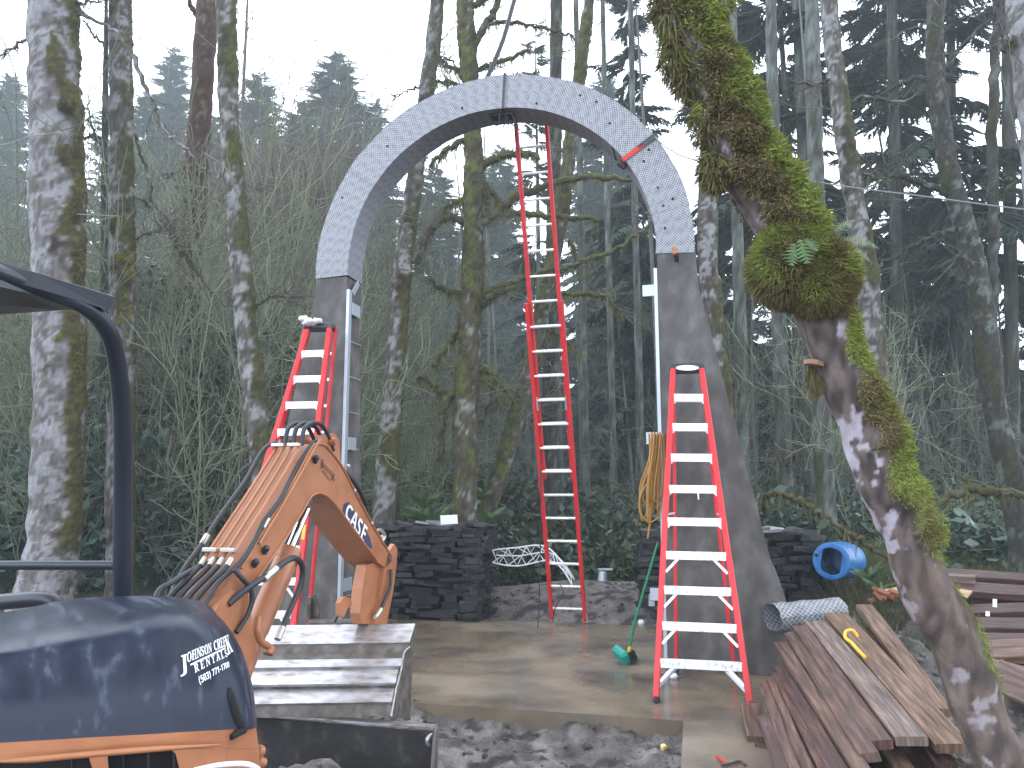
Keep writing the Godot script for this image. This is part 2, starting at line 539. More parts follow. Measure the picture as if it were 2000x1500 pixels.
func arch() -> void:
	var t := thing("arch", "tall grey concrete arch with a curved top wrapped in metal lath", "arch", ARCH)
	for side in [-1.0, 1.0]:
		var mb := MB.new()
		leg(mb, side, 0.98, 4.08, 0.0)
		obj("leg", mb, M.mortar, t)
		mb = MB.new()
		leg(mb, side, 0.1, 0.98, 0.012)
		obj("leg_base", mb, M.mortar, t)
		mb = MB.new()
		leg(mb, side, -0.05, 0.1, 0.05)
		obj("plinth", mb, M.mortar, t)
	var cuts := [-0.046, 0.2, 0.42, 0.72, 1.18, 1.5, 1.63, 2.02, 2.55, 2.9, PI + 0.04]
	for k in cuts.size() - 1:
		var g := 0.008 + 0.005 * (k % 2)
		var mb := MB.new()
		var n := maxi(4, int((cuts[k + 1] - cuts[k]) * 24))
		var r0 := RIN - g
		var r1 := RIN + RW + g
		var sh := 0.75 + 0.25 * rng.randf()
		for f in 4:
			var pts := PackedVector3Array()
			var cols := PackedColorArray()
			for i in n + 1:
				var an := lerpf(cuts[k], cuts[k + 1], float(i) / n)
				var wob := 0.004 * noise(Vector3(an * 5.0, f, k))
				var e: Array = [[r0, -g, r1, -g], [r1, -g, r1, TH + g], [r1, TH + g, r0, TH + g], [r0, TH + g, r0, -g]][f]
				for j in 5:
					var v := float(j) / 4
					pts.append(ring_pt(an, lerpf(e[0], e[2], v) + wob, lerpf(e[1], e[3], v) + wob))
					cols.append(Color(1, 1, 1) * (sh + 0.12 * noise(Vector3(an * 9.0, v * 3.0, f))))
			mb.grid(pts, 5, n + 1, cols, false, f == 9, 0.37 * 8.0, (cuts[k + 1] - cuts[k]) * 1.9 * 8.0)
		var panel := obj("lath_panel", mb, M.lath, t)
		mb = MB.new()
		for i in n:      # the concrete core the lath is tied to
			var a0 := lerpf(cuts[k], cuts[k + 1], float(i) / n)
			var a1 := lerpf(cuts[k], cuts[k + 1], float(i + 1) / n)
			var c0 := [ring_pt(a0, RIN, 0), ring_pt(a0, RIN + RW, 0), ring_pt(a0, RIN + RW, TH), ring_pt(a0, RIN, TH)]
			var c1 := [ring_pt(a1, RIN, 0), ring_pt(a1, RIN + RW, 0), ring_pt(a1, RIN + RW, TH), ring_pt(a1, RIN, TH)]
			for e in 4: mb.face([c0[e], c0[(e + 1) % 4], c1[(e + 1) % 4], c1[e]], (c0[e] + c0[(e + 1) % 4]) - (c0[0] + c0[2]), Color.WHITE)
		obj("core", mb, M.mortar, panel)
	var mb := MB.new()
	for e in [[0.1, 1.82], [0.23, 1.85], [0.25, 1.96], [0.34, 1.86], [0.52, 1.86], [0.56, 1.97], [0.83, 1.88], [0.97, 2.0], [1.07, 1.99], [1.3, 1.78], [1.78, 1.81], [2.3, 1.9], [2.7, 2.0]]:
		var o := ring_pt(e[0], e[1], -0.015)
		mb.tube([o, o + A(0, 0, -0.006) - ARCH], [0.014, 0.011], 8)
	stuff(obj("tie_holes", mb, M.dark, t))
	# galvanised struts up the inner faces of both legs, with ties and plates
	for side in [-1.0, 1.0]:
		mb = MB.new()
		var s0: float = side * (RIN - 0.022)
		mb.bar(A(s0, 0.04, 0.03), A(s0, 3.93, 0.03), 0.036, 0.075, A(0, 0, 1) - ARCH)
		var strut := obj("strut", mb, M.galvanised, t)
		for k in 9:
			mb = MB.new()
			var y := 0.55 + k * 0.4
			mb.tube([A(s0, y, 0.05), A(s0, y, TH + 0.02)], [0.006, 0.006], 6)
			obj("tie_rod", mb, M.galvanised, strut)
		for y in [3.72, 2.2, 0.68]:
			mb = MB.new()
			if side < 0: mb.bar(A(s0 + 0.025, y - 0.07, 0.16), A(s0 + 0.025, y + 0.07, 0.16), 0.008, 0.2, A(0, 0, 1) - ARCH)
			else: mb.bar(A(s0 - 0.075, y - 0.06, 0.08), A(s0 - 0.075, y + 0.06, 0.08), 0.13, 0.008, A(0, 0, 1) - ARCH)
			obj("bracket", mb, M.galvanised, strut)
	mb = MB.new()
	mb.bar(A(s_in(-1), 3.9, 0.1), A(s_in(-1) + 0.02, 4.06, 0.2), 0.01, 0.08, A(0, 0, 1) - ARCH)
	obj("bent_flange", mb, M.galvanised, t)
	# straps and lines on the arch
	t = thing("ratchet_strap", "red and black ratchet strap round the right shoulder of the arch", "strap", ring_pt(0.62, RIN, 0))
	for part in [["webbing", 0.0, 0.2, M.red_strap], ["webbing", 0.2, 0.4, M.black_rubber]]:
		mb = MB.new()
		band(mb, 0.60, part[1], part[2], 0.028, 0.03)
		obj(part[0], mb, part[3], t)
	mb = MB.new()
	mb.box(Transform3D(Basis(Vector3.FORWARD, 0.6), ring_pt(0.6, RIN - 0.05, 0.06)), Vector3(0.1, 0.07, 0.05), Color.WHITE, 0.01)
	obj("ratchet", mb, M.black_rubber, t)
	t = thing("black_strap", "thin black strap over the crown of the arch", "strap", ring_pt(1.52, RIN, 0))
	mb = MB.new()
	band(mb, 1.515, -0.02, 0.42, 0.012, 0.028)
	obj("webbing", mb, M.black_rubber, t)
	mb = MB.new()
	for k in 7:
		var a := ring_pt(1.5 + rng.randf_range(-0.06, 0.05), RIN - 0.03, rng.randf_range(0.05, 0.2))
		mb.tube([a, a + Vector3(rng.randf_range(-0.05, 0.05), -0.09, 0), a + Vector3(rng.randf_range(-0.08, 0.08), -rng.randf_range(0.12, 0.22), 0.02)], [0.012, 0.009, 0.006], 5)
	mb.bar(ring_pt(1.62, RIN - 0.03, 0.14), ring_pt(1.46, RIN - 0.03, 0.14), 0.14, 0.03)
	obj("loose_ends", mb, M.black_rubber, t)
	mb = MB.new()
	var e0 := ring_pt(1.655, RIN + RW + 0.02, 0.16)
	mb.tube(curve([e0, P(978, 90, 8.3), P(992, 45, 8.4), P(1003, 5, 8.5), P(1040, -120, 8.9)], 14), arr(14, 0.028), 7)
	mb.tube([e0 + Vector3(-0.1, 0.0, 0), e0 + Vector3(0.1, 0.05, 0)], [0.03, 0.03], 7)
	tag(obj("hoisting_line", mb, M.black_rubber), "black line rising from the crown of the arch towards the treetops", "rope")
	mb = MB.new()
	mb.tube(curve([ring_pt(0.66, RIN + RW + 0.02, 0.05), P(1345, 310, 7.3), P(1610, 358, 7.0), P(1800, 383, 6.9), P(2000, 409, 6.8), P(2300, 440, 6.6)], 24), arr(24, 0.008), 6)
	tag(obj("guy_rope", mb, M.rope), "pale guy rope running from the arch past the leaning tree", "rope")
	mb = MB.new()
	mb.tube([P(1317, 485, 7.5), P(1320, 498, 7.46)], [0.026, 0.029], 8)
	t = thing("peg", "short rusty peg stuck in the top of the right arch leg", "peg", P(1320, 505, 7.45))
	obj("stub", mb, M.rust, t)
	mb = MB.new()
	mb.tube([P(1320, 498, 7.46), P(1322, 511, 7.5)], [0.026, 0.024], 8)
	obj("dark_end", mb, M.dark, t)
func s_in(side: float) -> float:
	return side * (RIN - 0.03)
func arr(n: int, r: float) -> Array:
	var a := []
	a.resize(n)
	a.fill(r)
	return a
func band(mb: MB, an: float, r0: float, r1: float, w: float, g: float) -> void:
	# a strip lying on the ring's front, inner and outer faces at one angle
	var pa := [[RIN - g, TH * 0.6], [RIN - g, -g], [RIN + RW + g, -g], [RIN + RW + g, TH * 0.6]]
	var lo := RIN + r0 - g
	var hi := RIN + minf(r1, RW) + g
	var path := []
	for e in pa: path.append([clampf(e[0], lo, hi), e[1]])
	if r0 > 0.05: path = [[lo, -g], [hi, -g], [hi, TH * 0.6]]
	elif r1 < RW - 0.05: path = [[lo, TH * 0.6], [lo, -g], [hi, -g]]
	for k in path.size() - 1:
		var a0 := ring_pt(an - w / 2, path[k][0], path[k][1])
		var a1 := ring_pt(an + w / 2, path[k][0], path[k][1])
		var b0 := ring_pt(an - w / 2, path[k + 1][0], path[k + 1][1])
		var b1 := ring_pt(an + w / 2, path[k + 1][0], path[k + 1][1])
		var out := Vector3(0, 0, 1) if path[k][1] == path[k + 1][1] else (a0 - ring_pt(an, RIN + RW / 2, 0))
		mb.plate([a0, a1, b1, b0], [a0 - out.normalized() * 0.006, a1 - out.normalized() * 0.006, b1 - out.normalized() * 0.006, b0 - out.normalized() * 0.006])

# ---------- ladders ----------
func stepladder(t: Node3D, ft: Array, fb: Array, rt: Array, rb: Array, n: int, braced: int, cap: Material) -> void:
	var across: Vector3 = (fb[1] - fb[0]).normalized()
	var fdir: Vector3 = ((ft[0] + ft[1]) - (fb[0] + fb[1])).normalized()
	var fn := across.cross(fdir).normalized()
	if fn.z < 0: fn = -fn
	for k in 2:
		var mb := MB.new()
		mb.bar(fb[k], ft[k], 0.05, 0.085, fn, Color.WHITE, 0.006)
		var fr := obj("front_rail", mb, M.red_fibreglass, t)
		mb = MB.new()
		mb.bar(rb[k], rt[k], 0.03, 0.06, fn, Color.WHITE, 0.005)
		var rr := obj("rear_rail", mb, M.red_fibreglass, t)
		mb = MB.new()
		mb.box(Transform3D(Basis.IDENTITY, fb[k] + Vector3(0, 0.015, 0)), Vector3(0.05, 0.05, 0.1), Color.WHITE, 0.008)
		obj("foot", mb, M.black_rubber, fr)
		mb = MB.new()
		mb.box(Transform3D(Basis.IDENTITY, rb[k] + Vector3(0, 0.015, 0)), Vector3(0.045, 0.05, 0.08), Color.WHITE, 0.008)
		obj("foot", mb, M.black_rubber, rr)
	for i in range(1, n + 1):
		var f := float(i) / (n + 1)
		var a: Vector3 = fb[0].lerp(ft[0], f)
		var b: Vector3 = fb[1].lerp(ft[1], f)
		var mb := MB.new()
		mb.bar(a + across * 0.015 - fn * 0.005, b - across * 0.015 - fn * 0.005, 0.088, 0.05, Vector3.UP, Color.WHITE, 0.006)
		mb.bar(a + across * 0.02 + fn * 0.04 - Vector3(0, 0.012, 0), b - across * 0.02 + fn * 0.04 - Vector3(0, 0.012, 0), 0.006, 0.07, Vector3.UP, Color.WHITE, 0.002)
		var step := obj("step", mb, M.aluminium, t)
		for k in 2:
			mb = MB.new()
			var o: Vector3 = [a, b][k]
			var inw: Vector3 = across * (1.0 if k == 0 else -1.0)
			var l := 0.15 if i <= braced else 0.06
			mb.bar(o - fdir * l + inw * 0.015 + fn * 0.02, o + inw * l * 0.95 + fn * 0.02 - Vector3(0, 0.015, 0), 0.022, 0.006, fn, Color.WHITE, 0.001)
			obj("brace", mb, M.aluminium, step)
		if i <= n / 2: continue
		var c: Vector3 = rb[0].lerp(rt[0], f)
		var d: Vector3 = rb[1].lerp(rt[1], f)
		mb = MB.new()
		mb.bar(c + across * 0.01, d - across * 0.01, 0.022, 0.03, Vector3.UP, Color.WHITE, 0.004)
		obj("rear_bar", mb, M.aluminium, t)
	for k in 2:       # spreaders
		var mb := MB.new()
		mb.bar(fb[k].lerp(ft[k], 0.52), rb[k].lerp(rt[k], 0.52), 0.008, 0.02)
		obj("spreader", mb, M.aluminium, t)
	var c: Vector3 = (ft[0] + ft[1] + rt[0] + rt[1]) * 0.25
	var mb := MB.new()
	var back := fn * Vector3(1, 0, 1)
	var w: float = (ft[1] - ft[0]).length() + 0.075
	mb.box(Transform3D(Basis(across, Vector3.UP, across.cross(Vector3.UP)), c + Vector3(0, 0.015, 0)), Vector3(w, 0.07, 0.2), Color.WHITE, 0.014)
	mb.box(Transform3D(Basis(across, Vector3.UP, across.cross(Vector3.UP)), c + Vector3(0, 0.052, 0)), Vector3(w - 0.05, 0.012, 0.15), Color.WHITE, 0.005)
	obj("cap", mb, cap, t)
func ladders() -> void:
	# right: nine steps, on the slab before the right leg
	var t := thing("stepladder", "red stepladder of nine white steps standing before the right arch leg", "ladder", G(1370, 1370))
	var fl := P(1281, 1368, 6.44)
	var fr := P(1465, 1378, 6.28)
	var tl := P(1315, 722, 7.17)
	var tr := P(1370, 722, 7.11)
	fl.y = 0.012; fr.y = 0.012
	var rl := A(1.8, 0.012, -0.16)
	var rr := A(2.32, 0.012, -0.16)
	stepladder(t, [tl, tr], [fl, fr], [tl + A(0, 0, 0.12) - ARCH, tr + A(0, 0, 0.12) - ARCH], [rl, rr], 9, 4, M.black_paint)
	var mb := MB.new()
	var c := (tl + tr) * 0.5 + Vector3(0, 0.016, 0) + (EYE - tl).normalized() * 0.06
	var el := []
	var eb := []
	for k in 16:
		var q := c + (tr - tl).normalized() * 0.105 * cos(TAU * k / 16) + Vector3(0, 0.026 * sin(TAU * k / 16), 0) + A(0, 0, -0.012) - ARCH
		el.append(q)
		eb.append(q + A(0, 0, 0.012) - ARCH)
	mb.plate(el, eb)
	obj("oval_label", mb, M.glass_label, t)
	for k in 2:     # the wide blue-grey braces at its foot
		mb = MB.new()
		var o: Vector3 = [fl, fr][k]
		var up: Vector3 = [tl, tr][k]
		var i: float = [1.0, -1.0][k]
		mb.bar(o.lerp(up, 0.035), o.lerp(up, 0.098) + (fr - fl).normalized() * 0.16 * i, 0.05, 0.006, Vector3.BACK)
		obj("foot_brace", mb, M.galvanised, t)
	mb = MB.new()
	mb.tube([fl.lerp(tl, 0.6).lerp(fr.lerp(tr, 0.6), 0.58) + Vector3(0, 0.03, 0.03), fl.lerp(tl, 0.6).lerp(fr.lerp(tr, 0.6), 0.58) + Vector3(0, -0.09, 0.05)], [0.01, 0.008], 6)
	tag(obj("s_hook", mb, M.fitting), "small steel hook hanging on a step of the right stepladder", "hook")
	# left: taller, half hidden behind the boom
	t = thing("tall_stepladder", "tall red stepladder behind the excavator boom before the left arch leg", "ladder", G(495, 1335))
	fl = P(388, 1335, 7.0)
	fr = P(560, 1332, 7.0)
	tl = P(602, 645, 8.05)
	tr = P(644, 643, 8.0)
	fl.y = 0.012; fr.y = 0.012
	stepladder(t, [tl, tr], [fl, fr], [P(597, 640, 8.2), P(656, 640, 8.15)], [P(448, 1268, 8.3), P(597, 1272, 8.28)], 11, 3, M.black_paint)
	mb = MB.new()
	mb.bar(fr.lerp(tr, 0.36) + Vector3(0.0, 0, 0.05), fr.lerp(tr, 0.4) + Vector3(0.0, 0, 0.05), 0.03, 0.004, Vector3.BACK)
	obj("yellow_sticker", mb, M.yellow_plastic, t)
	mb = MB.new()
	for k in 9:
		ball(mb, (tl + tr) * 0.5 + Vector3(-0.07 + rng.randf_range(-0.1, 0.1), 0.09 + rng.randf_range(-0.035, 0.02), 0.09 + rng.randf_range(-0.05, 0.02)), Vector3(0.05, 0.028, 0.045) * rng.randf_range(0.7, 1.2), Color.WHITE, 9, 7, 0.4)
	tag(obj("work_gloves", mb, M.white), "crumpled white gloves left on the cap of the tall left stepladder", "gloves")
	# the extension ladder behind the arch, leaning on its crown
	t = thing("extension_ladder", "long red extension ladder with white rungs leaning on the crown of the arch", "ladder", G(1110, 1212))
	var foot := (P(1080, 1205, 10.3) + P(1141, 1205, 10.25)) * 0.5
	foot.y = 0.03
	var head := P(1035, 236, 8.47)
	var ac := (A(1, 0, 0) - ARCH).normalized()
	var len := foot.distance_to(head)
	var dir := (head - foot) / len
	var nrm := ac.cross(dir).normalized()
	if nrm.z > 0: nrm = -nrm
	for sec in [[0.0, 0.66, 0.43, 0.0, "base_rail"], [0.3, 1.0, 0.365, 0.06, "fly_rail"]]:
		for k in [-0.5, 0.5]:
			mb = MB.new()
			var o: Vector3 = ac * (sec[2] * k) + nrm * sec[3]
			mb.bar(foot + dir * len * sec[0] + o, foot + dir * len * sec[1] + o, 0.044, 0.075, nrm, Color.WHITE, 0.006)
			obj(sec[4], mb, M.red_fibreglass, t)
		var s: float = 0.16
		while s < len - 0.05:
			if s > len * sec[0] + 0.05 and s < len * sec[1]:
				mb = MB.new()
				var o: Vector3 = foot + dir * s + nrm * sec[3]
				mb.tube([o - ac * (sec[2] * 0.5 - 0.01), o + ac * (sec[2] * 0.5 - 0.01)], [0.017, 0.017], 8)
				obj("rung", mb, M.aluminium, t)
			s += 0.3048
	for k in [-0.5, 0.5]:
		mb = MB.new()
		var o: Vector3 = foot + ac * (0.43 * k)
		mb.bar(o + Vector3(0, 0.09, 0), o + Vector3(0, -0.02, 0), 0.06, 0.03, Vector3.BACK)
		obj("shoe", mb, M.fitting, t)
		mb = MB.new()
		o = foot + dir * len * 0.445 + ac * (0.36 * k) - nrm * 0.02
		mb.bar(o, o + dir * 0.17, 0.02, 0.03, nrm)
		obj("rung_lock", mb, M.galvanised, t)
	mb = MB.new()
	var o2 := foot + dir * len * 0.58 + ac * 0.0
	mb.tube(curve([o2, P(1058, 800, 9.6), P(1056, 1000, 9.75), P(1053, 1180, 9.85), P(1049, 1232, 9.9)], 20), arr(20, 0.007), 5)
	mb.tube(curve([P(1095, 1143, 10.1), P(1100, 1160, 9.95), P(1085, 1185, 9.95), P(1080, 1215, 10.0)], 12), arr(12, 0.008), 5)
	tag(obj("pull_rope", mb, M.black_rubber), "thin dark rope hanging down along the red extension ladder", "rope")

# ---------- the excavator ----------
const BN := Vector3(-0.9726, 0, -0.2325)        # the boom plane's left side
func B(px: float, py: float, off := 0.0) -> Vector3:
	var r := ray(px, py)
	var k := r.x / -r.z
	var d := 2.136 / (0.239 - k)
	return P(px, py, d) + BN * off
func B2(px: float, py: float, off: float) -> Vector3:     # the same sight line, met on a plane off to the left
	var r := ray(px, py)
	var k := r.x / -r.z
	return P(px, py, (2.136 + 1.0282 * off) / (0.239 - k))
func bplate(pts: Array, o0: float, o1: float) -> MB:
	var a := []
	var b := []
	for e in pts:
		a.append(B(e[0], e[1], o0))
		b.append(B(e[0], e[1], o1))
	var mb := MB.new()
	mb.plate(a, b)
	return mb
func hose(pts: Array, r: float, parent: Node, called := "hose", m: Material = null) -> void:
	var mb := MB.new()
	var n := pts.size() * 6
	mb.tube(curve(pts, n), arr(n, r), 8)
	obj(called, mb, m if m else M.black_rubber, parent)
var HC := []
func hood_pt(u: float, v: float) -> Vector3:     # u 0..6 along, v 0..6 upwards and over
	var iu := clampi(int(u), 0, 5)
	var iv := clampi(int(v), 0, 5)
	var rows := []
	for j in range(-1, 3):
		var r: Array = HC[clampi(iv + j, 0, 6)]
		rows.append(cr(r[maxi(iu - 1, 0)], r[iu], r[iu + 1], r[mini(iu + 2, 6)], u - iu))
	return cr(rows[0], rows[1], rows[2], rows[3], v - iv)
func seen_at(p: Vector3) -> Vector2:
	var q := p - EYE
	var f := ahead(p)
	return Vector2(1000.0 + F * q.x / f, 750.0 - F * (q.y * cos(PITCH) + q.z * sin(PITCH)) / f)
func hood_uv(px: float, py: float) -> Vector2:
	var best := Vector2(4, 2)
	var bd := 1e9
	var st := 0.1
	var c := Vector2(3.6, 1.9)
	for pass_no in 4:
		var r := 12 if pass_no == 0 else 6
		var cc := c
		for i in range(-r, r + 1):
			for j in range(-r, r + 1):
				var q := cc + Vector2(i, j) * st
				var dd := seen_at(hood_pt(q.x, q.y)).distance_squared_to(Vector2(px, py))
				if dd < bd:
					bd = dd
					best = q
		c = best
		st *= 0.25
	return best
func text_faces(text: String, font: String) -> Array:      # triangles of the lettering in a unit square
	var tm := TextMesh.new()
	var f := SystemFont.new()
	f.font_names = PackedStringArray([font])
	f.font_weight = 800
	tm.font = f
	tm.text = text
	tm.font_size = 64
	tm.pixel_size = 1.0
	tm.depth = 0.0
	var bb := tm.get_aabb()
	var out := []
	for s in tm.get_surface_count():
		var ar := tm.surface_get_arrays(s)
		var vs: PackedVector3Array = ar[Mesh.ARRAY_VERTEX]
		var ids = ar[Mesh.ARRAY_INDEX]
		if ids == null: ids = PackedInt32Array(range(vs.size()))
		for i in ids.size():
			var w: Vector3 = (vs[ids[i]] - bb.position) / Vector3(bb.size.x, bb.size.y, 1)
			out.append(Vector2(w.x, w.y))
	return out
func on_hood(mb: MB, text: String, bl: Array, br: Array, tl: Array, tr: Array, font: String) -> void:
	var q := [hood_uv(bl[0], bl[1]), hood_uv(br[0], br[1]), hood_uv(tl[0], tl[1]), hood_uv(tr[0], tr[1])]
	var fs := text_faces(text, font)
	for i in range(0, fs.size(), 3):
		var p := []
		for j in 3:
			var w: Vector2 = fs[i + j]
			var uv := (q[0] as Vector2).lerp(q[1], w.x).lerp((q[2] as Vector2).lerp(q[3], w.x), w.y)
			var o := hood_pt(uv.x, uv.y)
			var nn := (hood_pt(uv.x + 0.05, uv.y) - o).cross(hood_pt(uv.x, uv.y + 0.05) - o).normalized()
			if nn.dot(EYE - o) < 0: nn = -nn
			p.append(o + nn * 0.004)
		mb.face(p, EYE - p[0], Color.WHITE)
func excavator() -> void:
	var t := thing("mini_excavator", "orange and black mini excavator with its boom bent over a wide ribbed bucket", "excavator", G(500, 1460))
	# engine hood
	for row in [
		[[-300, 1468, 2.15], [0, 1452, 2.26], [170, 1441, 2.32], [340, 1431, 2.38], [440, 1426, 2.44], [500, 1421, 2.62], [492, 1400, 3.1]],
		[[-300, 1385, 2.17], [0, 1370, 2.28], [170, 1358, 2.34], [340, 1345, 2.40], [437, 1338, 2.46], [492, 1345, 2.64], [484, 1330, 3.1]],
		[[-300, 1320, 2.22], [0, 1305, 2.33], [170, 1282, 2.39], [340, 1262, 2.45], [427, 1262, 2.52], [474, 1278, 2.7], [466, 1272, 3.1]],
		[[-300, 1290, 2.27], [0, 1268, 2.38], [170, 1236, 2.46], [340, 1206, 2.54], [412, 1216, 2.62], [452, 1235, 2.77], [445, 1232, 3.1]],
		[[-300, 1255, 2.5], [0, 1230, 2.6], [170, 1200, 2.68], [340, 1185, 2.75], [397, 1190, 2.82], [428, 1205, 2.9], [424, 1208, 3.1]],
		[[-300, 1225, 2.9], [0, 1203, 3.0], [130, 1178, 3.05], [270, 1173, 3.1], [360, 1179, 3.1], [398, 1190, 3.12], [392, 1196, 3.2]],
		[[-300, 1375, 3.0], [0, 1353, 3.1], [130, 1330, 3.15], [270, 1325, 3.2], [360, 1330, 3.2], [385, 1340, 3.2], [380, 1346, 3.25]]]:
		var r := []
		for e in row: r.append(P(e[0], e[1], e[2]))
		HC.append(r)
	var pts := PackedVector3Array()
	for j in 49:
		for i in 61:
			pts.append(hood_pt(i * 0.1, j * 0.125))
	var mb := MB.new()
	mb.grid(pts, 61, 49, [Color.WHITE], false, true)
	var hood := obj("engine_hood", mb, M.hood_plastic, t)
	mb = MB.new()
	on_hood(mb, "J", [353, 1322], [370, 1318], [352, 1282], [365, 1278], "Droid Serif")
	on_hood(mb, "OHNSON", [366, 1295], [413, 1275], [365, 1276], [411, 1257], "Droid Serif")
	on_hood(mb, "CREE", [418, 1273], [439, 1264], [415, 1255], [438, 1245], "Droid Serif")
	on_hood(mb, "K", [443, 1281], [453, 1274], [435, 1245], [444, 1241], "Droid Serif")
	on_hood(mb, "R E N T A L S", [381, 1315], [443, 1284], [378, 1299], [440, 1270], "Droid Serif")
	on_hood(mb, "(503) 771-1700", [391, 1339], [447, 1306], [387, 1322], [445, 1293], "Droid Sans")
	obj("rental_lettering", mb, M.decal_white, hood)
	mb = MB.new()
	var line := []
	for i in 12:
		var uv := hood_uv(lerpf(372, 440, i / 11.0), lerpf(1299, 1266, i / 11.0))
		line.append(hood_pt(uv.x, uv.y))
	mb.tube(line, arr(12, 0.003), 4)
	obj("lettering_rule", mb, M.decal_white, hood)
	mb = MB.new()
	line = []
	for i in 8:
		var v := lerpf(0.95, -0.0, i / 7.0)
		line.append(hood_pt(4.13 + 0.35 * pow(i / 7.0, 1.5), v))
	mb.tube(line, [0.006, 0.011, 0.013, 0.013, 0.014, 0.014, 0.013, 0.008], 8)
	mb.tube([line[7], P(452, 1440, 2.44)], [0.013, 0.009], 8)
	obj("hood_latch_slot", mb, M.dark, hood)
	mb = MB.new()
	mb.tube(curve([P(-200, 1190, 3.5), P(0, 1176, 3.5), P(70, 1170, 3.5), P(105, 1176, 3.5), P(120, 1200, 3.5)], 20), arr(20, 0.035), 8)
	obj("seat_cover", mb, M.black_paint, t)
	# the orange panel under the hood, with its two vents
	var dd := func(px: float) -> float: return 2.26 + 0.000353 * px + (0.0 if px < 440 else 0.0029 * (px - 440))
	var strip := func(top: Array, bot: Array, z: float, m: Material, called: String) -> void:
		var a := []
		var b := []
		for e in top:
			a.append(P(e[0], e[1], dd.call(e[0]) + z))
			b.append(P(e[0], e[1], dd.call(e[0]) + z + 0.03))
		for e in bot:
			a.append(P(e[0], e[1], dd.call(e[0]) + z))
			b.append(P(e[0], e[1], dd.call(e[0]) + z + 0.03))
		var x := MB.new()
		x.plate(a, b)
		obj(called, x, m, t)
	strip.call([[-300, 1467], [0, 1451], [170, 1440.5], [340, 1430.5], [440, 1425.5], [500, 1420.5]], [[506, 1462], [440, 1462], [332, 1462], [218, 1470], [165, 1474], [0, 1484], [-300, 1500]], 0.0, M.orange_paint, "side_panel")
	strip.call([[332, 1462.5], [440, 1462.5], [506, 1462.5]], [[512, 1580], [440, 1580], [362, 1580], [350, 1500], [343, 1472]], 0.001, M.orange_paint, "side_panel")
	strip.call([[165, 1474.5], [218, 1470.5]], [[210, 1478], [212, 1500], [222, 1580], [190, 1580], [180, 1500], [174, 1480]], 0.001, M.orange_paint, "vent_bar")
	strip.call([[-300, 1470], [0, 1470], [420, 1450]], [[420, 1600], [-300, 1600]], 0.1, M.dark, "vent_grille")
	mb = MB.new()
	for k in 9:
		var a: float = -60 + k * 50
		mb.bar(P(a, 1460, 2.4), P(a, 1560, 2.4), 0.004, 0.006)
	stuff(obj("grille_wires", mb, M.black_paint, t))
	mb = MB.new()
	mb.tube(curve([P(0, 1487, 2.2), P(80, 1482, 2.23), P(165, 1474, 2.27), P(300, 1463, 2.31), P(430, 1455, 2.38)], 14), [0.004, 0.006, 0.008, 0.009, 0.009, 0.009, 0.009, 0.009, 0.009, 0.009, 0.008, 0.006, 0.005, 0.003], 6)
	obj("panel_rib", mb, M.orange_paint, t)
	mb = MB.new()
	mb.tube(curve([P(380, 1504, 2.25), P(430, 1494, 2.22), P(480, 1492, 2.22), P(505, 1502, 2.25)], 14), arr(14, 0.007), 6)
	obj("grab_handle", mb, M.white, t)
	mb = MB.new()
	mb.tube([P(500, 1466, 2.72), P(510, 1468, 2.74)], [0.022, 0.02], 10)
	mb.tube([P(503, 1488, 2.72), P(516, 1490, 2.74)], [0.02, 0.016], 10)
	obj("hinge_knob", mb, M.orange_paint, t)
	# canopy: bent post, roof and rail
	mb = MB.new()
	var path := curve([P(239, 1230, 3.12), P(239, 1100, 3.0), P(240, 950, 2.9), P(238, 800, 2.75), P(225, 690, 2.6), P(205, 637, 2.5), P(165, 598, 2.42), P(90, 568, 2.36), P(0, 533, 2.25), P(-140, 485, 2.1), P(-700, 330, 1.9)], 60)
	var rad := []
	for i in 60: rad.append(lerpf(0.036, 0.027, minf(1.0, i / 34.0)))
	mb.tube(path, rad, 14)
	obj("canopy_post", mb, M.black_paint, t)
	mb = MB.new()
	mb.plate([P(-140, 470, 2.12), P(69, 532, 2.3), P(224, 580, 2.44), P(214, 606, 2.44), P(60, 560, 2.3), P(-140, 500, 2.12)], [P(-140, 470, 2.17), P(69, 532, 2.35), P(221, 578, 2.5), P(212, 603, 2.5), P(60, 560, 2.35), P(-140, 500, 2.17)])
	mb.plate([P(-400, 630, 3.0), P(-200, 575, 2.0), P(0, 560, 2.24), P(128, 590, 2.42), P(170, 602, 2.46), P(120, 606, 3.0), P(0, 614, 3.1)], [P(-400, 615, 3.0), P(-200, 555, 2.0), P(0, 545, 2.24), P(128, 578, 2.42), P(170, 592, 2.46), P(120, 592, 3.0), P(0, 600, 3.1)])
	obj("canopy_roof", mb, M.black_paint, t)
	mb = MB.new()
	mb.tube([P(-150, 1104, 3.0), P(228, 1104, 3.0)], [0.018, 0.018], 10)
	obj("guard_rail", mb, M.black_paint, t)
	# boom
	mb = bplate([[425, 1235], [436, 1180], [470, 1110], [505, 1050], [545, 985], [580, 925], [608, 873], [618, 867], [634, 870], [648, 885], [669, 914], [693, 962], [732, 1034], [760, 1080], [764, 1098], [752, 1109], [735, 1096], [700, 1050], [672, 1012], [652, 985], [640, 973], [628, 966], [616, 966], [604, 975], [590, 1000], [555, 1055], [520, 1105], [490, 1150], [470, 1190], [455, 1245]], 0.0, 0.225)
	var boom := obj("boom", mb, M.orange_paint, t)
	mb = MB.new()      # welded flange round the inner bend
	var fl := []
	for e in [[470, 1188], [490, 1148], [520, 1103], [555, 1053], [590, 998], [604, 973], [616, 964], [628, 964], [640, 971], [652, 983], [672, 1010], [700, 1048], [735, 1094]]: fl.append(B(e[0], e[1], -0.004))
	mb.tube(curve(fl, 40), arr(40, 0.008), 6)
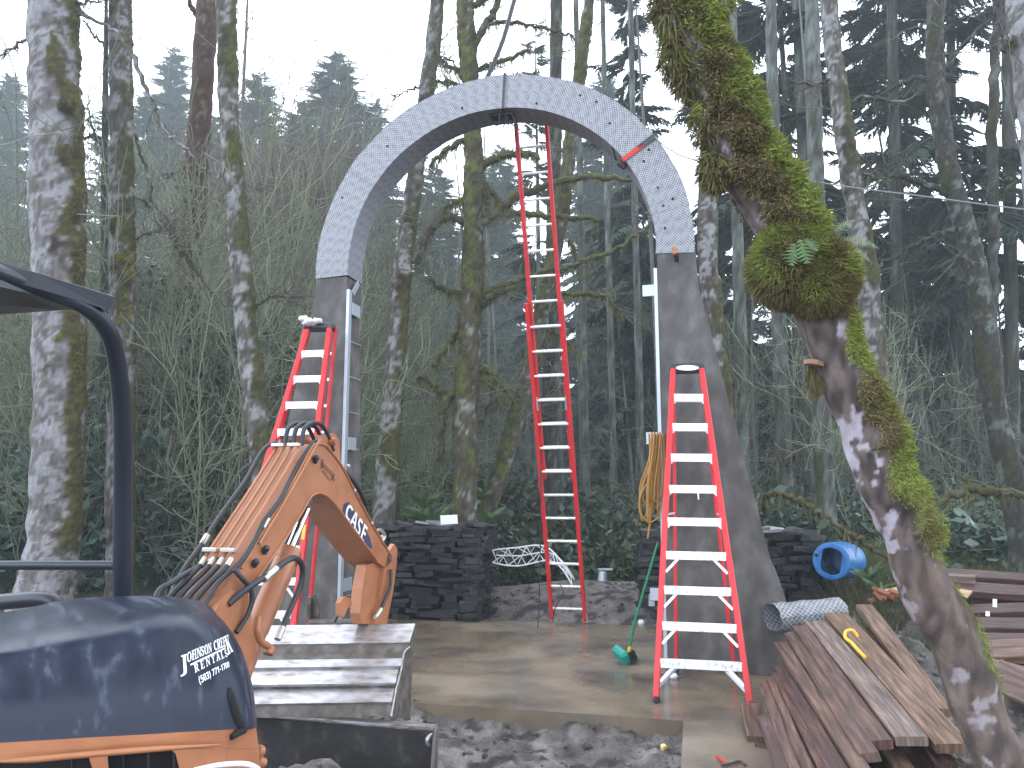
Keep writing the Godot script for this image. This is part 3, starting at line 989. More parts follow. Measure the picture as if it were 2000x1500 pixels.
	obj("boom_flange", mb, M.orange_paint, boom)
	mb = MB.new()
	fl = []
	for e in [[470, 1110], [505, 1050], [545, 985], [580, 925], [608, 873], [618, 867], [634, 870], [648, 885], [669, 914], [693, 962], [732, 1034], [760, 1080]]: fl.append(B(e[0], e[1], -0.004))
	mb.tube(curve(fl, 40), arr(40, 0.007), 6)
	obj("boom_flange", mb, M.orange_paint, boom)
	obj("knuckle_lug", bplate([[628, 880], [632, 850], [650, 848], [662, 846], [672, 858], [674, 900], [690, 950], [660, 900], [646, 882]], 0.03, 0.05), M.orange_paint, boom)
	obj("knuckle_lug", bplate([[628, 880], [632, 850], [650, 848], [662, 846], [672, 858], [674, 900], [690, 950], [660, 900], [646, 882]], 0.175, 0.195), M.orange_paint, t)
	mb = MB.new()
	mb.tube([B(654, 862, -0.01), B(654, 862, 0.225)], [0.022, 0.022], 12)
	obj("knuckle_pin", mb, M.orange_paint, t)
	# stick cylinder along the top of the boom tip
	mb = MB.new()
	mb.tube([B(668, 905, 0.085), B(722, 985, 0.085)], [0.042, 0.042], 14)
	obj("stick_cylinder", mb, M.orange_paint, t)
	mb = MB.new()
	mb.tube(curve([B(676, 915, 0.03), B(700, 945, 0.02), B(724, 985, 0.03)], 12), arr(12, 0.014), 7)
	obj("hose", mb, M.black_rubber, t)
	mb = MB.new()
	mb.tube([B(722, 985, 0.085), B(752, 1050, 0.085)], [0.02, 0.02], 12)
	obj("cylinder_rod", mb, M.chrome, t)
	for e in [[679, 910], [691, 958], [725, 1022], [744, 1048]]:
		mb = MB.new()
		ball(mb, B(e[0], e[1], -0.005), Vector3.ONE * 0.012, Color.WHITE, 8, 6)
		obj("grease_fitting", mb, M.fitting, boom)
	mb = MB.new()
	mb.tube(curve([B(735, 1040, 0.02), B(748, 1035, 0.02), B(757, 1046, 0.02), B(752, 1058, 0.02)], 12), arr(12, 0.011), 7)
	obj("hose", mb, M.fitting, t)
	# stick
	obj("stick", bplate([[724, 1104], [754, 1094], [757, 1120], [745, 1180], [737, 1219], [716, 1219], [712, 1198], [716, 1150]], 0.03, 0.1), M.orange_paint, t)
	obj("stick_side_plate", bplate([[752, 1098], [758, 1080], [770, 1062], [776, 1072], [775, 1100], [768, 1155], [758, 1205], [756, 1219], [730, 1219], [740, 1180], [748, 1130]], 0.0, 0.03), M.orange_paint, t)
	obj("stick_side_plate", bplate([[752, 1098], [758, 1080], [770, 1062], [776, 1072], [775, 1100], [768, 1155], [758, 1205], [756, 1219], [730, 1219], [740, 1180], [748, 1130]], 0.1, 0.12), M.orange_paint, t)
	mb = MB.new()
	mb.tube([B(760, 1090, -0.012), B(760, 1090, 0.18)], [0.028, 0.028], 12)
	obj("stick_pin", mb, M.muddy_steel, t)
	hose([B(758, 1112, -0.02), B(754, 1145, -0.03), B(742, 1175, -0.03), B(732, 1200, -0.025)], 0.012, t)
	mb = MB.new()
	mb.tube([B(736, 1190, -0.028), B(726, 1206, -0.026)], [0.017, 0.015], 8)
	obj("hose_end", mb, M.fitting, t)
	obj("linkage", bplate([[676, 1178], [684, 1166], [696, 1168], [700, 1182], [690, 1190], [684, 1206], [676, 1202]], 0.04, 0.07), M.orange_paint, t)
	# coupler ears and bucket
	for e in [[607, 5.42], [696, 5.3]]:
		mb = MB.new()
		var fr := []
		var bk := []
		for q in [[-4, 1218], [-4, 1180], [0, 1160], [8, 1162], [14, 1178], [18, 1218]]:
			fr.append(P(e[0] + q[0], q[1], e[1]))
			bk.append(P(e[0] + q[0] + 2, q[1], e[1] + 0.04))
		mb.plate(fr, bk)
		mb.bar(P(e[0] - 5, 1215, e[1] - 0.02), P(e[0] - 2, 1165, e[1] - 0.02), 0.03, 0.03)
		obj("coupler_ear", mb, M.muddy_steel, t)
	mb = MB.new()
	mb.tube([P(606, 1217, 5.4), P(700, 1217, 5.3)], [0.03, 0.03], 10)
	mb.tube([P(652, 1215, 5.2), P(662, 1198, 5.2)], [0.012, 0.012], 8)
	obj("coupler_pin", mb, M.muddy_steel, t)
	var bk := Node3D.new()
	bk.name = "bucket"
	t.add_child(bk)
	# right edge of each strip from the top lip down: px, py, depth; left edge runs 0.62 to the left of it
	var rows := [[811, 1221, 5.18, "w"], [800, 1258, 5.0, "m"], [788, 1272, 4.98, "m"], [787, 1289, 4.86, "w"], [783, 1302, 4.8, "m"], [779, 1308, 4.8, "w"], [773, 1334, 4.7, "m"], [771, 1346, 4.7, "w"], [765, 1371, 4.62, "m"], [762, 1398, 4.6, ""]]
	for k in rows.size() - 1:
		var a := P(rows[k][0], rows[k][1], rows[k][2])
		var b := P(rows[k + 1][0], rows[k + 1][1], rows[k + 1][2])
		var w := 1.22
		var dx := Vector3(-w, -0.012, 0.02)
		var up: float = 0.012 if rows[k][3] == "w" else 0.0
		var o := (b - a).cross(dx).normalized()
		if o.dot(EYE - a) < 0: o = -o
		var q := [a + o * up, b + o * up, b + dx + o * up, a + dx + o * up]
		if rows[k][3] == "w" and k > 0:
			q[1] += (b - a) * 0.12
			q[2] += (b - a) * 0.12
		var back := []
		for p: Vector3 in q: back.append(p - o * 0.016)
		mb = MB.new()
		mb.plate(q, back)
		obj("wear_strip" if rows[k][3] == "w" else "shell", mb, M.worn_steel if rows[k][3] == "w" else M.muddy_steel, bk)
	mb = MB.new()
	var fr := []
	var fb := []
	for e in [[812, 1222, 5.2], [801, 1262, 5.02], [789, 1276, 4.98], [782, 1310, 4.8], [771, 1350, 4.7], [762, 1400, 4.6], [800, 1404, 5.15], [806, 1262, 5.25]]:
		fr.append(P(e[0], e[1], e[2]) + Vector3(0.004, 0, 0))
		fb.append(P(e[0], e[1], e[2]) + Vector3(-0.016, 0, 0))
	mb.plate(fr, fb)
	obj("cheek_plate", mb, M.muddy_steel, bk)
	mb = MB.new()
	var ed := []
	for e in [[800, 1262, 5.0], [788, 1274, 4.97], [782, 1306, 4.79], [771, 1348, 4.69], [762, 1399, 4.59]]: ed.append(P(e[0], e[1], e[2]) + Vector3(0.006, 0, 0.006))
	mb.tube(curve(ed, 16), arr(16, 0.007), 6)
	obj("bright_edge", mb, M.worn_steel, bk)
	# dozer blade
	var bl := Node3D.new()
	bl.name = "dozer_blade"
	t.add_child(bl)
	var la := P(440, 1388, 4.78)
	var ra := P(850, 1421, 4.6)
	mb = MB.new()
	mb.bar(la, ra, 0.05, 0.026, Vector3.UP, Color.WHITE, 0.006)
	obj("top_edge", mb, M.worn_steel, bl)
	mb = MB.new()
	mb.bar(la - Vector3(0, 0.2, -0.012), ra - Vector3(0.0, 0.2, -0.012), 0.016, 0.36, Vector3.UP, Color.WHITE, 0.004)
	obj("face_plate", mb, M.blade_mud, bl)
	mb = MB.new()
	var r2 := ra + Vector3(0.02, 0.0, 0.03)
	mb.plate([r2 + Vector3(0, 0.03, 0), r2 + Vector3(0, 0.0, 0.14), r2 + Vector3(0.0, -0.25, 0.34), r2 + Vector3(0, -0.4, 0.34), r2 + Vector3(0, -0.4, 0)], [r2 + Vector3(-0.016, 0.03, 0), r2 + Vector3(-0.016, 0.0, 0.14), r2 + Vector3(-0.016, -0.25, 0.34), r2 + Vector3(-0.016, -0.4, 0.34), r2 + Vector3(-0.016, -0.4, 0)])
	obj("end_plate", mb, M.muddy_steel, bl)
	mb = MB.new()
	mb.tube(curve([P(846, 1432, 4.5), P(838, 1440, 4.48), P(835, 1450, 4.48), P(840, 1458, 4.48)], 12), [0.003, 0.008, 0.011, 0.012, 0.013, 0.014, 0.014, 0.013, 0.012, 0.011, 0.009, 0.006], 7)
	obj("worn_corner", mb, M.worn_steel, bl)
	# hydraulic lines along the boom
	var up := Vector3(0, 0.03, 0.018)
	for k in 4:
		var off := 0.035 + 0.046 * k
		var l := []
		for e in [[458, 1120], [470, 1098], [505, 1040], [545, 975], [580, 915], [604, 872]]: l.append(B(e[0], e[1], off) + up)
		hose(l, 0.0085, boom, "hydraulic_pipe", M.orange_paint)
	var l1 := []
	for e in [[500, 1062], [540, 996], [580, 928], [604, 884], [620, 858]]: l1.append(B(e[0], e[1], -0.018))
	hose(l1, 0.0085, boom, "hydraulic_pipe", M.orange_paint)
	for e in [[472, 1092], [596, 884]]:
		for k in 2:
			mb = MB.new()
			var a := B(e[0], e[1], 0.025 + 0.095 * k) + up * 1.4
			var b := B(e[0], e[1], 0.1 + 0.095 * k) + up * 1.4
			mb.bar(a, b, 0.03, 0.02)
			obj("pipe_clamp", mb, M.fitting, boom)
	for e in [[611, 894], [512, 1071], [492, 1097]]:
		mb = MB.new()
		ball(mb, B(e[0], e[1], -0.022), Vector3.ONE * 0.017, Color.WHITE, 8, 6)
		mb.bar(B(e[0], e[1], -0.01), B(e[0] + 4, e[1] + 9, -0.012), 0.02, 0.03)
		obj("pipe_clamp", mb, M.black_paint, boom)
	for k in 4:
		var off := 0.035 + 0.046 * k
		var s := B(463, 1112, off) + up
		hose([s, B(450, 1138, off + 0.01) + up * 1.4, B(432, 1165, off + 0.03) + Vector3(0, 0.05, 0), B(412, 1192, off + 0.05) + Vector3(0, 0.03, 0), B(398, 1230, off + 0.05)], 0.0125, t)
		mb = MB.new()
		mb.tube([B(467, 1104, off) + up, B(459, 1118, off) + up], [0.014, 0.014], 8)
		obj("hose_end", mb, M.fitting, t)
	hose([B(624, 862, 0.02), B(612, 880, 0.01) + up, B(584, 930, 0.02) + up, B(550, 985, 0.0) + up, B(522, 1032, 0.01) + up * 1.2, B(498, 1070, 0.0) + up, B(470, 1112, 0.0) + up, B(440, 1150, 0.03) + up, B(410, 1185, 0.03)], 0.012, t)
	hose([B(640, 862, 0.21), B(600, 880, 0.235) + up, B(560, 950, 0.235) + up, B(520, 1012, 0.235) + up, B(480, 1080, 0.235) + up, B(450, 1130, 0.24) + up, B(420, 1190, 0.25)], 0.012, t)
	for e in [[522, 1034, 0.008], [488, 1068, 0.237]]:
		mb = MB.new()
		mb.tube([B(e[0] + 5, e[1] - 9, e[2]) + up, B(e[0] - 5, e[1] + 9, e[2]) + up], [0.016, 0.016], 9)
		obj("hose_end", mb, M.fitting, t)
	hose([P(430, 1090, 3.75), P(405, 1100, 3.7), P(370, 1116, 3.6), P(335, 1138, 3.5), P(312, 1152, 3.45), P(300, 1185, 3.4)], 0.013, t)
	mb = MB.new()
	mb.tube([P(425, 1092, 3.75), P(402, 1101, 3.7)], [0.017, 0.017], 9)
	obj("hose_end", mb, M.fitting, t)
	for k in 3:      # hoses arching over the knuckle
		var o := 0.03 + 0.05 * k
		hose([B(600, 882, o) + up, B(606, 858, o) + up * 1.8, B(622, 844, o) + up * 1.7, B(640, 842, o) + up, B(652, 856, o), B(660, 880, o)], 0.0125, t)
	hose([B(438, 1180, -0.02), B(462, 1150, -0.05), B(498, 1122, -0.07), B(530, 1096, -0.08), B(550, 1090, -0.08), B(566, 1105, -0.07), B(568, 1135, -0.06), B(558, 1170, -0.05), B(540, 1210, -0.05), B(526, 1245, -0.05)], 0.0155, t)
	hose([B(450, 1112, -0.02), B(456, 1128, -0.04), B(470, 1148, -0.05), B(473, 1175, -0.05), B(466, 1205, -0.04), B(450, 1235, -0.03)], 0.0115, t)
	mb = MB.new()
	mb.tube([B(490, 1131, -0.068), B(512, 1110, -0.075)], [0.019, 0.019], 9)
	mb.tube([B(534, 1224, -0.05), B(524, 1248, -0.05)], [0.019, 0.017], 9)
	obj("hose_end", mb, M.fitting, t)
	hose([B(497, 1205, -0.02), B(492, 1232, -0.03), B(498, 1252, -0.03), B(512, 1262, -0.035), B(520, 1272, -0.035)], 0.017, t, "elbow_pipe", M.orange_paint)
	mb = MB.new()
	mb.tube([B(516, 1262, -0.035), B(511, 1277, -0.035)], [0.025, 0.025], 12)
	obj("elbow_pipe", mb, M.orange_paint, t)
	# boom cylinder under the boom
	mb = MB.new()
	mb.tube([B2(562, 1083, 0.1), B2(498, 1235, 0.1), B2(458, 1340, 0.1)], [0.06, 0.06, 0.06], 18)
	var cyl := obj("boom_cylinder", mb, M.orange_paint, t)
	mb = MB.new()
	mb.tube([B2(601, 988, 0.1), B2(560, 1086, 0.1)], [0.024, 0.024], 14)
	obj("cylinder_rod", mb, M.chrome, t)
	mb = MB.new()
	mb.tube([B2(589, 996, 0.14), B2(549, 1086, 0.14)], [0.013, 0.013], 8)
	obj("cylinder_line", mb, M.black_rubber, cyl)
	mb = MB.new()
	mb.tube([B2(580, 1086, 0.08), B2(516, 1236, 0.08)], [0.02, 0.02], 10)
	obj("cylinder_pipe", mb, M.orange_paint, cyl)
	mb = MB.new()
	mb.tube([B2(566, 1076, 0.1), B2(558, 1096, 0.1)], [0.068, 0.068], 18)
	obj("cylinder_collar", mb, M.orange_paint, cyl)
	mb = MB.new()
	mb.tube([B(606, 982, 0.0), B(606, 982, 0.17)], [0.03, 0.03], 12)
	obj("cylinder_pin", mb, M.muddy_steel, t)
	obj("boom_foot", bplate([[395, 1225], [420, 1180], [445, 1150], [480, 1165], [490, 1260], [470, 1340], [400, 1340]], -0.02, 0.2), M.orange_paint, t)
	# maker's lettering on the right face
	mb = bplate([[671, 984], [680, 980], [722, 1050], [727, 1072], [716, 1068], [668, 1002]], -0.002, 0.0)
	obj("lettering_ground", mb, mat("decal_navy", lin(0.03, 0.035, 0.08), 0.5), boom)
	mb = MB.new()
	on_boom(mb, "CASE", [671, 1008], [708, 1062], [679, 981], [717, 1030], "Droid Sans")
	obj("maker_lettering", mb, M.decal_white, boom)
	mb = MB.new()
	on_boom(mb, "J", [624, 913], [629, 918], [626, 895], [631, 900], "Droid Serif")
	on_boom(mb, "OHNSON CREE", [629, 913], [646, 930], [630, 903], [647, 921], "Droid Serif")
	on_boom(mb, "K", [646, 936], [652, 941], [648, 922], [654, 928], "Droid Serif")
	on_boom(mb, "RENTALS", [628, 922], [643, 940], [629, 917], [644, 935], "Droid Sans")
	obj("rental_lettering", mb, M.decal_black, boom)
func on_boom(mb: MB, text: String, bl: Array, br: Array, tl: Array, tr: Array, font: String) -> void:
	var q := [B(bl[0], bl[1], -0.006), B(br[0], br[1], -0.006), B(tl[0], tl[1], -0.006), B(tr[0], tr[1], -0.006)]
	var fs := text_faces(text, font)
	for i in range(0, fs.size(), 3):
		var p := []
		for j in 3:
			var w: Vector2 = fs[i + j]
			p.append((q[0] as Vector3).lerp(q[1], w.x).lerp((q[2] as Vector3).lerp(q[3], w.x), w.y))
		mb.face(p, -BN, Color.WHITE)

# ---------- things lying about ----------
func slates(t: Node3D, o: Vector3, ax: Vector3, w: float, h: float, dep: float, layers: int) -> void:
	var bx := ax.cross(Vector3.UP).normalized()      # away from us
	if bx.z > 0: bx = -bx
	for l in layers:
		for side in 3:
			var s := -0.5 * w
			var run: float = w if side == 0 else dep
			if side > 0: s = -0.5 * dep
			var lim := 0.5 * run
			while s < lim - 0.1:
				var sw := rng.randf_range(0.22, 0.62)
				sw = minf(sw, lim - s + 0.05)
				var th := h / layers
				var c := s + sw * 0.5
				var inset := rng.randf_range(-0.06, 0.07)
				var p: Vector3
				if side == 0: p = o + ax * c - bx * (dep * 0.5 - 0.12 - inset)
				elif side == 1: p = o + ax * (w * 0.5 - 0.12 - inset) + bx * c
				else: p = o - ax * (w * 0.5 - 0.12 - inset) + bx * c
				p.y = o.y + th * (l + 0.5) + rng.randf_range(-0.022, 0.022)
				var mb := MB.new()
				var b := Basis(Vector3.UP, atan2(-ax.z, ax.x) + rng.randf_range(-0.12, 0.12) + (0.0 if side == 0 else PI / 2)) * Basis.from_euler(Vector3(rng.randf_range(-0.1, 0.1), 0, rng.randf_range(-0.1, 0.1)))
				slab_stone(mb, Transform3D(b, p), Vector3(sw, th * rng.randf_range(0.55, 1.35), 0.3), Color(1, 1, 1) * rng.randf_range(0.007, 0.024) * Color(0.95, 1.0, 1.2))
				obj("slate", mb, M.slate, t)
				s += sw + 0.01
	var mb := MB.new()
	mb.box(Transform3D(Basis(ax, Vector3.UP, -bx), o + Vector3(0, h * 0.5, 0)), Vector3(w - 0.4, h - 0.02, dep - 0.4), Color(0.012, 0.012, 0.014))
	obj("inner_slates", mb, M.slate, t)
	for k in 14:
		mb = MB.new()
		var p := o + ax * rng.randf_range(-w * 0.45, w * 0.45) + bx * rng.randf_range(-dep * 0.45, dep * 0.3) + Vector3(0, h + 0.02, 0)
		var g := rng.randf_range(0.02, 0.05) if k < 9 else rng.randf_range(0.2, 0.34)
		slab_stone(mb, Transform3D(Basis.from_euler(Vector3(rng.randf_range(-0.25, 0.25), rng.randf() * TAU, rng.randf_range(-0.2, 0.2))), p), Vector3(rng.randf_range(0.15, 0.35), 0.035, 0.25), Color(g, g, g * 1.12))
		obj("slate", mb, M.slate, t)
func slab_stone(mb: MB, t: Transform3D, s: Vector3, col: Color) -> void:
	var top := []
	var bot := []
	for k in 7:
		var a := TAU * k / 7 + rng.randf_range(-0.2, 0.2)
		var r := Vector3(signf(cos(a)) * pow(absf(cos(a)), 0.45), 0, signf(sin(a)) * pow(absf(sin(a)), 0.45)) * 0.5 * rng.randf_range(0.86, 1.06)
		var y := rng.randf_range(-0.12, 0.12)
		top.append(t * (r * s + Vector3(0, s.y * (0.5 + y), 0)))
		bot.append(t * (r * s * rng.randf_range(0.9, 1.05) + Vector3(0, s.y * (-0.5 + y), 0)))
	mb.plate(top, bot, col)
func plank(far: Vector3, near: Vector3, w: float, th: float, m: int, label: String, roll := 0.0, group := "old boards in the pile") -> void:
	var x := (near - far).normalized()
	var z := x.cross(Vector3.UP).normalized()
	var y := z.cross(x)
	var b := Basis(x, y, z) * Basis(Vector3.RIGHT, roll)
	var mb := MB.new()
	var l := far.distance_to(near)
	var segs := 5
	var uo := rng.randf_range(0, 9)
	var prev := []
	for k in segs + 1:      # a board with a little bow and uneven ends
		var f := float(k) / segs - 0.5
		var bow := b.y * (0.012 * (0.25 - f * f) * l) + b.z * noise(Vector3(f * 2, uo, 0)) * 0.006
		var c := (far + near) * 0.5 + x * f * l + bow
		var sk: float = rng.randf_range(-0.012, 0.012) if k == 0 or k == segs else 0.0
		var cur := []
		for e in [[-0.5, -0.42], [-0.46, -0.5], [0.46, -0.5], [0.5, -0.42], [0.5, 0.4], [0.45, 0.5], [-0.45, 0.5], [-0.5, 0.4]]:
			cur.append(c + b.z * e[0] * w + b.y * e[1] * th + x * sk * signf(e[0]))
		if k > 0:
			for e in 8:
				var q := [prev[e], prev[(e + 1) % 8], cur[(e + 1) % 8], cur[e]]
				mb.face(q, (prev[e] + prev[(e + 1) % 8] + cur[e] + cur[(e + 1) % 8]) * 0.25 - (c - x * l * 0.5 / segs), Color.WHITE, b, c - x * (f * l + uo))
		if k == 0 or k == segs: mb.face(cur, x * (-1.0 if k == 0 else 1.0), Color.WHITE, Basis(b.y, b.z, b.x), c)
		prev = cur
	tag(obj("plank", mb, M["wood_%d" % m]), label, "plank", group)
func clutter() -> void:
	# stacks of slate
	var t := thing("slate_stack", "tall stack of black slate slabs beside the excavator stick with a white card on it", "stone stack", A(-1.7, 0, 3.4), "stacks of black slate")
	slates(t, P(850, 1190, 11.0) * Vector3(1, 0, 1) + Vector3(0, -0.05, 0), (A(1, 0, 0) - ARCH).normalized(), 1.5, 1.26, 1.1, 19)
	t = thing("slate_stack", "lower stack of black slate slabs behind the right arch leg near the blue barrel", "stone stack", A(1.9, 0, 3.0), "stacks of black slate")
	slates(t, P(1425, 1165, 10.3) * Vector3(1, 0, 1) + Vector3(0, 0.2, 0), (A(1, 0, 0) - ARCH).normalized(), 2.25, 0.96, 1.0, 13)
	var mb := MB.new()
	mb.box(Transform3D(Basis.from_euler(Vector3(-0.25, 0.2, 0.05)), P(877, 1015, 10.9)), Vector3(0.24, 0.13, 0.01), Color.WHITE, 0.002)
	tag(obj("white_card", mb, M.white), "small white card propped on top of the tall slate stack", "card")
	# bent white truss
	t = thing("lattice_girder", "bent white lattice girder lying across the earth bank behind the ladder", "girder", P(1040, 1100, 10.8))
	var path := curve([P(962, 1086, 10.9), P(1010, 1087, 10.9), P(1062, 1080, 10.8), P(1092, 1098, 10.7), P(1116, 1134, 10.6)], 13)
	for k in 3:
		var l := []
		for i in 13:
			var wdt := 0.09 + 0.05 * sin(i * 0.45)
			l.append(path[i] + [Vector3(0, wdt * 0.9, 0.05), Vector3(0, -wdt * 0.9, 0.05), Vector3(0.05, 0, -0.14)][k])
		mb = MB.new()
		mb.tube(l, arr(13, 0.011), 6)
		obj("chord", mb, M.white, t)
		for i in 6:
			mb = MB.new()
			var a: Vector3 = l[i * 2]
			var q: int = i * 2 + 1
			var wd := 0.09 + 0.05 * sin(q * 0.45)
			mb.tube([a, path[q] + [Vector3(0, -wd * 0.9, 0.05), Vector3(0.05, 0, -0.14), Vector3(0, wd * 0.9, 0.05)][k], l[mini(i * 2 + 2, 12)]], arr(3, 0.0075), 5)
			obj("lacing_bar", mb, M.white, t)
	# broom
	t = thing("broom", "broom with a long green handle leaning on the inner side of the right arch leg", "broom", G(1225, 1292))
	var hd := G(1222, 1288)
	mb = MB.new()
	mb.tube([P(1229, 1268, 7.86), P(1238, 1220, 7.8), P(1285, 1060, 7.66)], [0.014, 0.013, 0.013], 9)
	obj("handle", mb, M.green_plastic, t)
	mb = MB.new()
	mb.tube([P(1226, 1280, 7.87), P(1231, 1262, 7.85)], [0.024, 0.016], 9)
	obj("socket", mb, M.yellow_plastic, t)
	mb = MB.new()
	mb.box(Transform3D(Basis.from_euler(Vector3(0.3, 0.5, 0.5)), P(1214, 1279, 7.84)), Vector3(0.085, 0.15, 0.2), Color.WHITE, 0.03)
	obj("head_block", mb, M.teal_plastic, t)
	mb = MB.new()
	for k in 260:
		var a := P(1230, 1276, 7.9) + Vector3(rng.randf_range(-0.05, 0.05), rng.randf_range(-0.03, 0.03), rng.randf_range(-0.1, 0.1))
		var b := Vector3(a.x + rng.randf_range(-0.02, 0.05), 0.012, a.z + rng.randf_range(-0.03, 0.03))
		var s := Vector3(0.004, 0, 0.002)
		mb.tri(a - s, a + s, b, Color(0.015, 0.02, 0.018))
	stuff(obj("bristles", mb, M.twig, t))
	# the coiled cord
	t = thing("cord_coil", "coil of yellow brown extension cord hanging beside the right arch leg", "cord", P(1278, 850, 7.5))
	for k in 14:
		mb = MB.new()
		var x0 := 1275 + rng.randf_range(-2, 20)
		var x1 := x0 + rng.randf_range(-8, 8)
		var lo := rng.randf_range(955, 1012)
		var sw := rng.randf_range(-24, 2) if k % 3 == 0 else rng.randf_range(-8, 3)
		var z := 7.5 + rng.randf_range(-0.05, 0.05)
		mb.tube(curve([P(x0, 846 + rng.randf_range(-3, 4), z), P(x0 - 4 + sw * 0.2, 900, z - 0.03), P(x0 - 6 + sw, 950, z - 0.04), P((x0 + x1) * 0.5 - 6 + sw * 0.8, lo + 12, z - 0.02), P(x1 + 2 + sw * 0.2, 955, z + 0.03), P(x1 + 2, 900, z + 0.03), P(x1, 847, z)], 26), arr(26, 0.0085), 6)
		obj("loop", mb, M.cord, t)
	mb = MB.new()
	mb.tube(curve([P(1274, 900, 7.46), P(1256, 945, 7.44), P(1249, 990, 7.44), P(1258, 1015, 7.44), P(1270, 1012, 7.44), P(1268, 1030, 7.44), P(1265, 1052, 7.44)], 26), arr(26, 0.0085), 6)
	mb.tube(curve([P(1275, 930, 7.44), P(1252, 965, 7.43), P(1250, 1000, 7.43), P(1268, 1020, 7.43), P(1290, 1008, 7.43)], 20), arr(20, 0.0085), 6)
	obj("loose_end", mb, M.cord, t)
	# barrel
	t = thing("blue_barrel", "blue plastic barrel lying on its side with a hole cut in its lid", "barrel", P(1640, 1110, 9.4))
	var c0 := P(1623, 1096, 9.1)
	var ax := Vector3(0.62, -0.05, -0.78).normalized()
	var sx := ax.cross(Vector3.UP).normalized()
	var sy := sx.cross(ax)
	var pts := PackedVector3Array()
	var prof := [[0.0, 0.2], [0.0, 0.262], [0.012, 0.272], [0.03, 0.272], [0.045, 0.262], [0.07, 0.266], [0.25, 0.275], [0.28, 0.285], [0.31, 0.275], [0.5, 0.275], [0.53, 0.285], [0.56, 0.275], [0.72, 0.262], [0.76, 0.24], [0.76, 0.02]]
	for e in prof:
		for k in 36:
			pts.append(c0 + ax * e[0] + (sx * cos(TAU * k / 36) + sy * sin(TAU * k / 36)) * e[1] * 0.78)
	mb = MB.new()
	mb.grid(pts, 36, prof.size(), [Color.WHITE], true)
	var drum := obj("drum", mb, M.blue_plastic, t)
	mb = MB.new()
	var ring := PackedVector3Array()
	for k in 36:
		var an := TAU * k / 36
		var sq := 1.0 / pow(pow(absf(cos(an + 0.25)), 5.0) + pow(absf(sin(an + 0.25)), 5.0), 0.2)
		ring.append(c0 + ax * 0.012 + (sx * cos(an) * 0.112 + sy * sin(an) * 0.15) * sq)
	for k in 36: ring.append(c0 + ax * 0.01 + (sx * cos(TAU * k / 36) + sy * sin(TAU * k / 36)) * 0.205)
	mb.grid(ring, 36, 2, [Color.WHITE], true)
	obj("cut_lid", mb, M.blue_plastic, drum)
	mb = MB.new()
	var bung := c0 - sx * 0.165 + sy * 0.06 - ax * 0.004
	mb.tube([bung + ax * 0.02, bung], [0.022, 0.02], 12)
	obj("bung", mb, M.dark, drum)
	# roll of metal lath
	mb = MB.new()
	var roll := []
	pts = PackedVector3Array()
	var ra := P(1508, 1205, 7.15)
	var rb := P(1640, 1192, 7.4)
	var rx := (rb - ra).normalized()
	var ry := rx.cross(Vector3(0, 0, 1)).normalized()
	if ry.y < 0: ry = -ry
	var rz := rx.cross(ry)
	for i in 12:
		for k in 25:
			var an := TAU * k / 24
			var rr := 0.115 + 0.012 * noise(Vector3(i * 0.4, k * 0.3, 0)) + 0.015 * k / 24
			pts.append(ra.lerp(rb, i / 11.0) + ry * sin(an) * rr + rz * cos(an) * rr)
	mb.grid(pts, 25, 12, [Color(0.95, 0.95, 1.0)], false, false, 4.2, 3.4)
	tag(obj("lath_roll", mb, M.lath), "roll of grey metal lath lying between the right arch leg and the planks", "wire mesh")
	# planks
	var L := [
		["pale grey board leaning alone at the top right of the plank pile", 1688, 1186, 6.6, 1838, 1392, 4.75, 0.135, 0, 3],
		["wide brown board with a yellow hook lying on it", 1632, 1203, 6.5, 1862, 1462, 4.2, 0.19, 0, 3],
		["grey brown board left of the hook board with a broad pale near end", 1592, 1218, 6.4, 1780, 1448, 4.25, 0.17, 0, 2],
		["dark board wedged under the pale ended board", 1562, 1228, 6.3, 1722, 1455, 4.25, 0.15, 0, 1],
		["reddish board fourth from the left leg side of the pile top", 1545, 1240, 6.3, 1700, 1480, 4.15, 0.13, 0, 1],
		["board with a pale split far end sticking out of the pile", 1524, 1260, 6.2, 1690, 1520, 4.0, 0.12, 0, 0],
		["narrow dark board low in the middle of the plank pile", 1524, 1300, 6.1, 1660, 1540, 3.95, 0.11, 0, 4],
		["red brown board under the narrow dark board", 1520, 1318, 6.05, 1640, 1560, 3.9, 0.11, 0, 1],
		["wet brown board near the left edge of the plank pile", 1506, 1330, 6.0, 1600, 1560, 3.9, 0.1, 0, 0],
		["thin reddish board on the left edge of the plank pile", 1494, 1338, 5.95, 1570, 1560, 3.9, 0.09, 0, 1],
		["lowest board of the plank pile lying next to the walkway", 1492, 1404, 5.2, 1540, 1540, 4.05, 0.1, 0, 4],
		["dark board hidden beneath the hook board", 1655, 1240, 6.3, 1850, 1500, 4.2, 0.16, 0, 4],
		["dark board beneath the pale grey top board", 1690, 1230, 6.3, 1850, 1440, 4.6, 0.2, 0, 4],
		["brown board at the bottom of the pile below the pale end", 1610, 1290, 6.2, 1780, 1530, 4.1, 0.15, 0, 0],
	]
	for e in L:
		plank(P(e[1], e[2], e[3]), P(e[4], e[5], e[6]), e[7] * (0.95 if L.find(e) < 3 else 0.74), 0.05, e[9], e[0], [0.04, 0.04, 0.06, 0.1, 0.3, 0.12, 0.55, 0.3, 0.6, 0.4, 0.3, 0.0, 0.0, 0.1][L.find(e)])
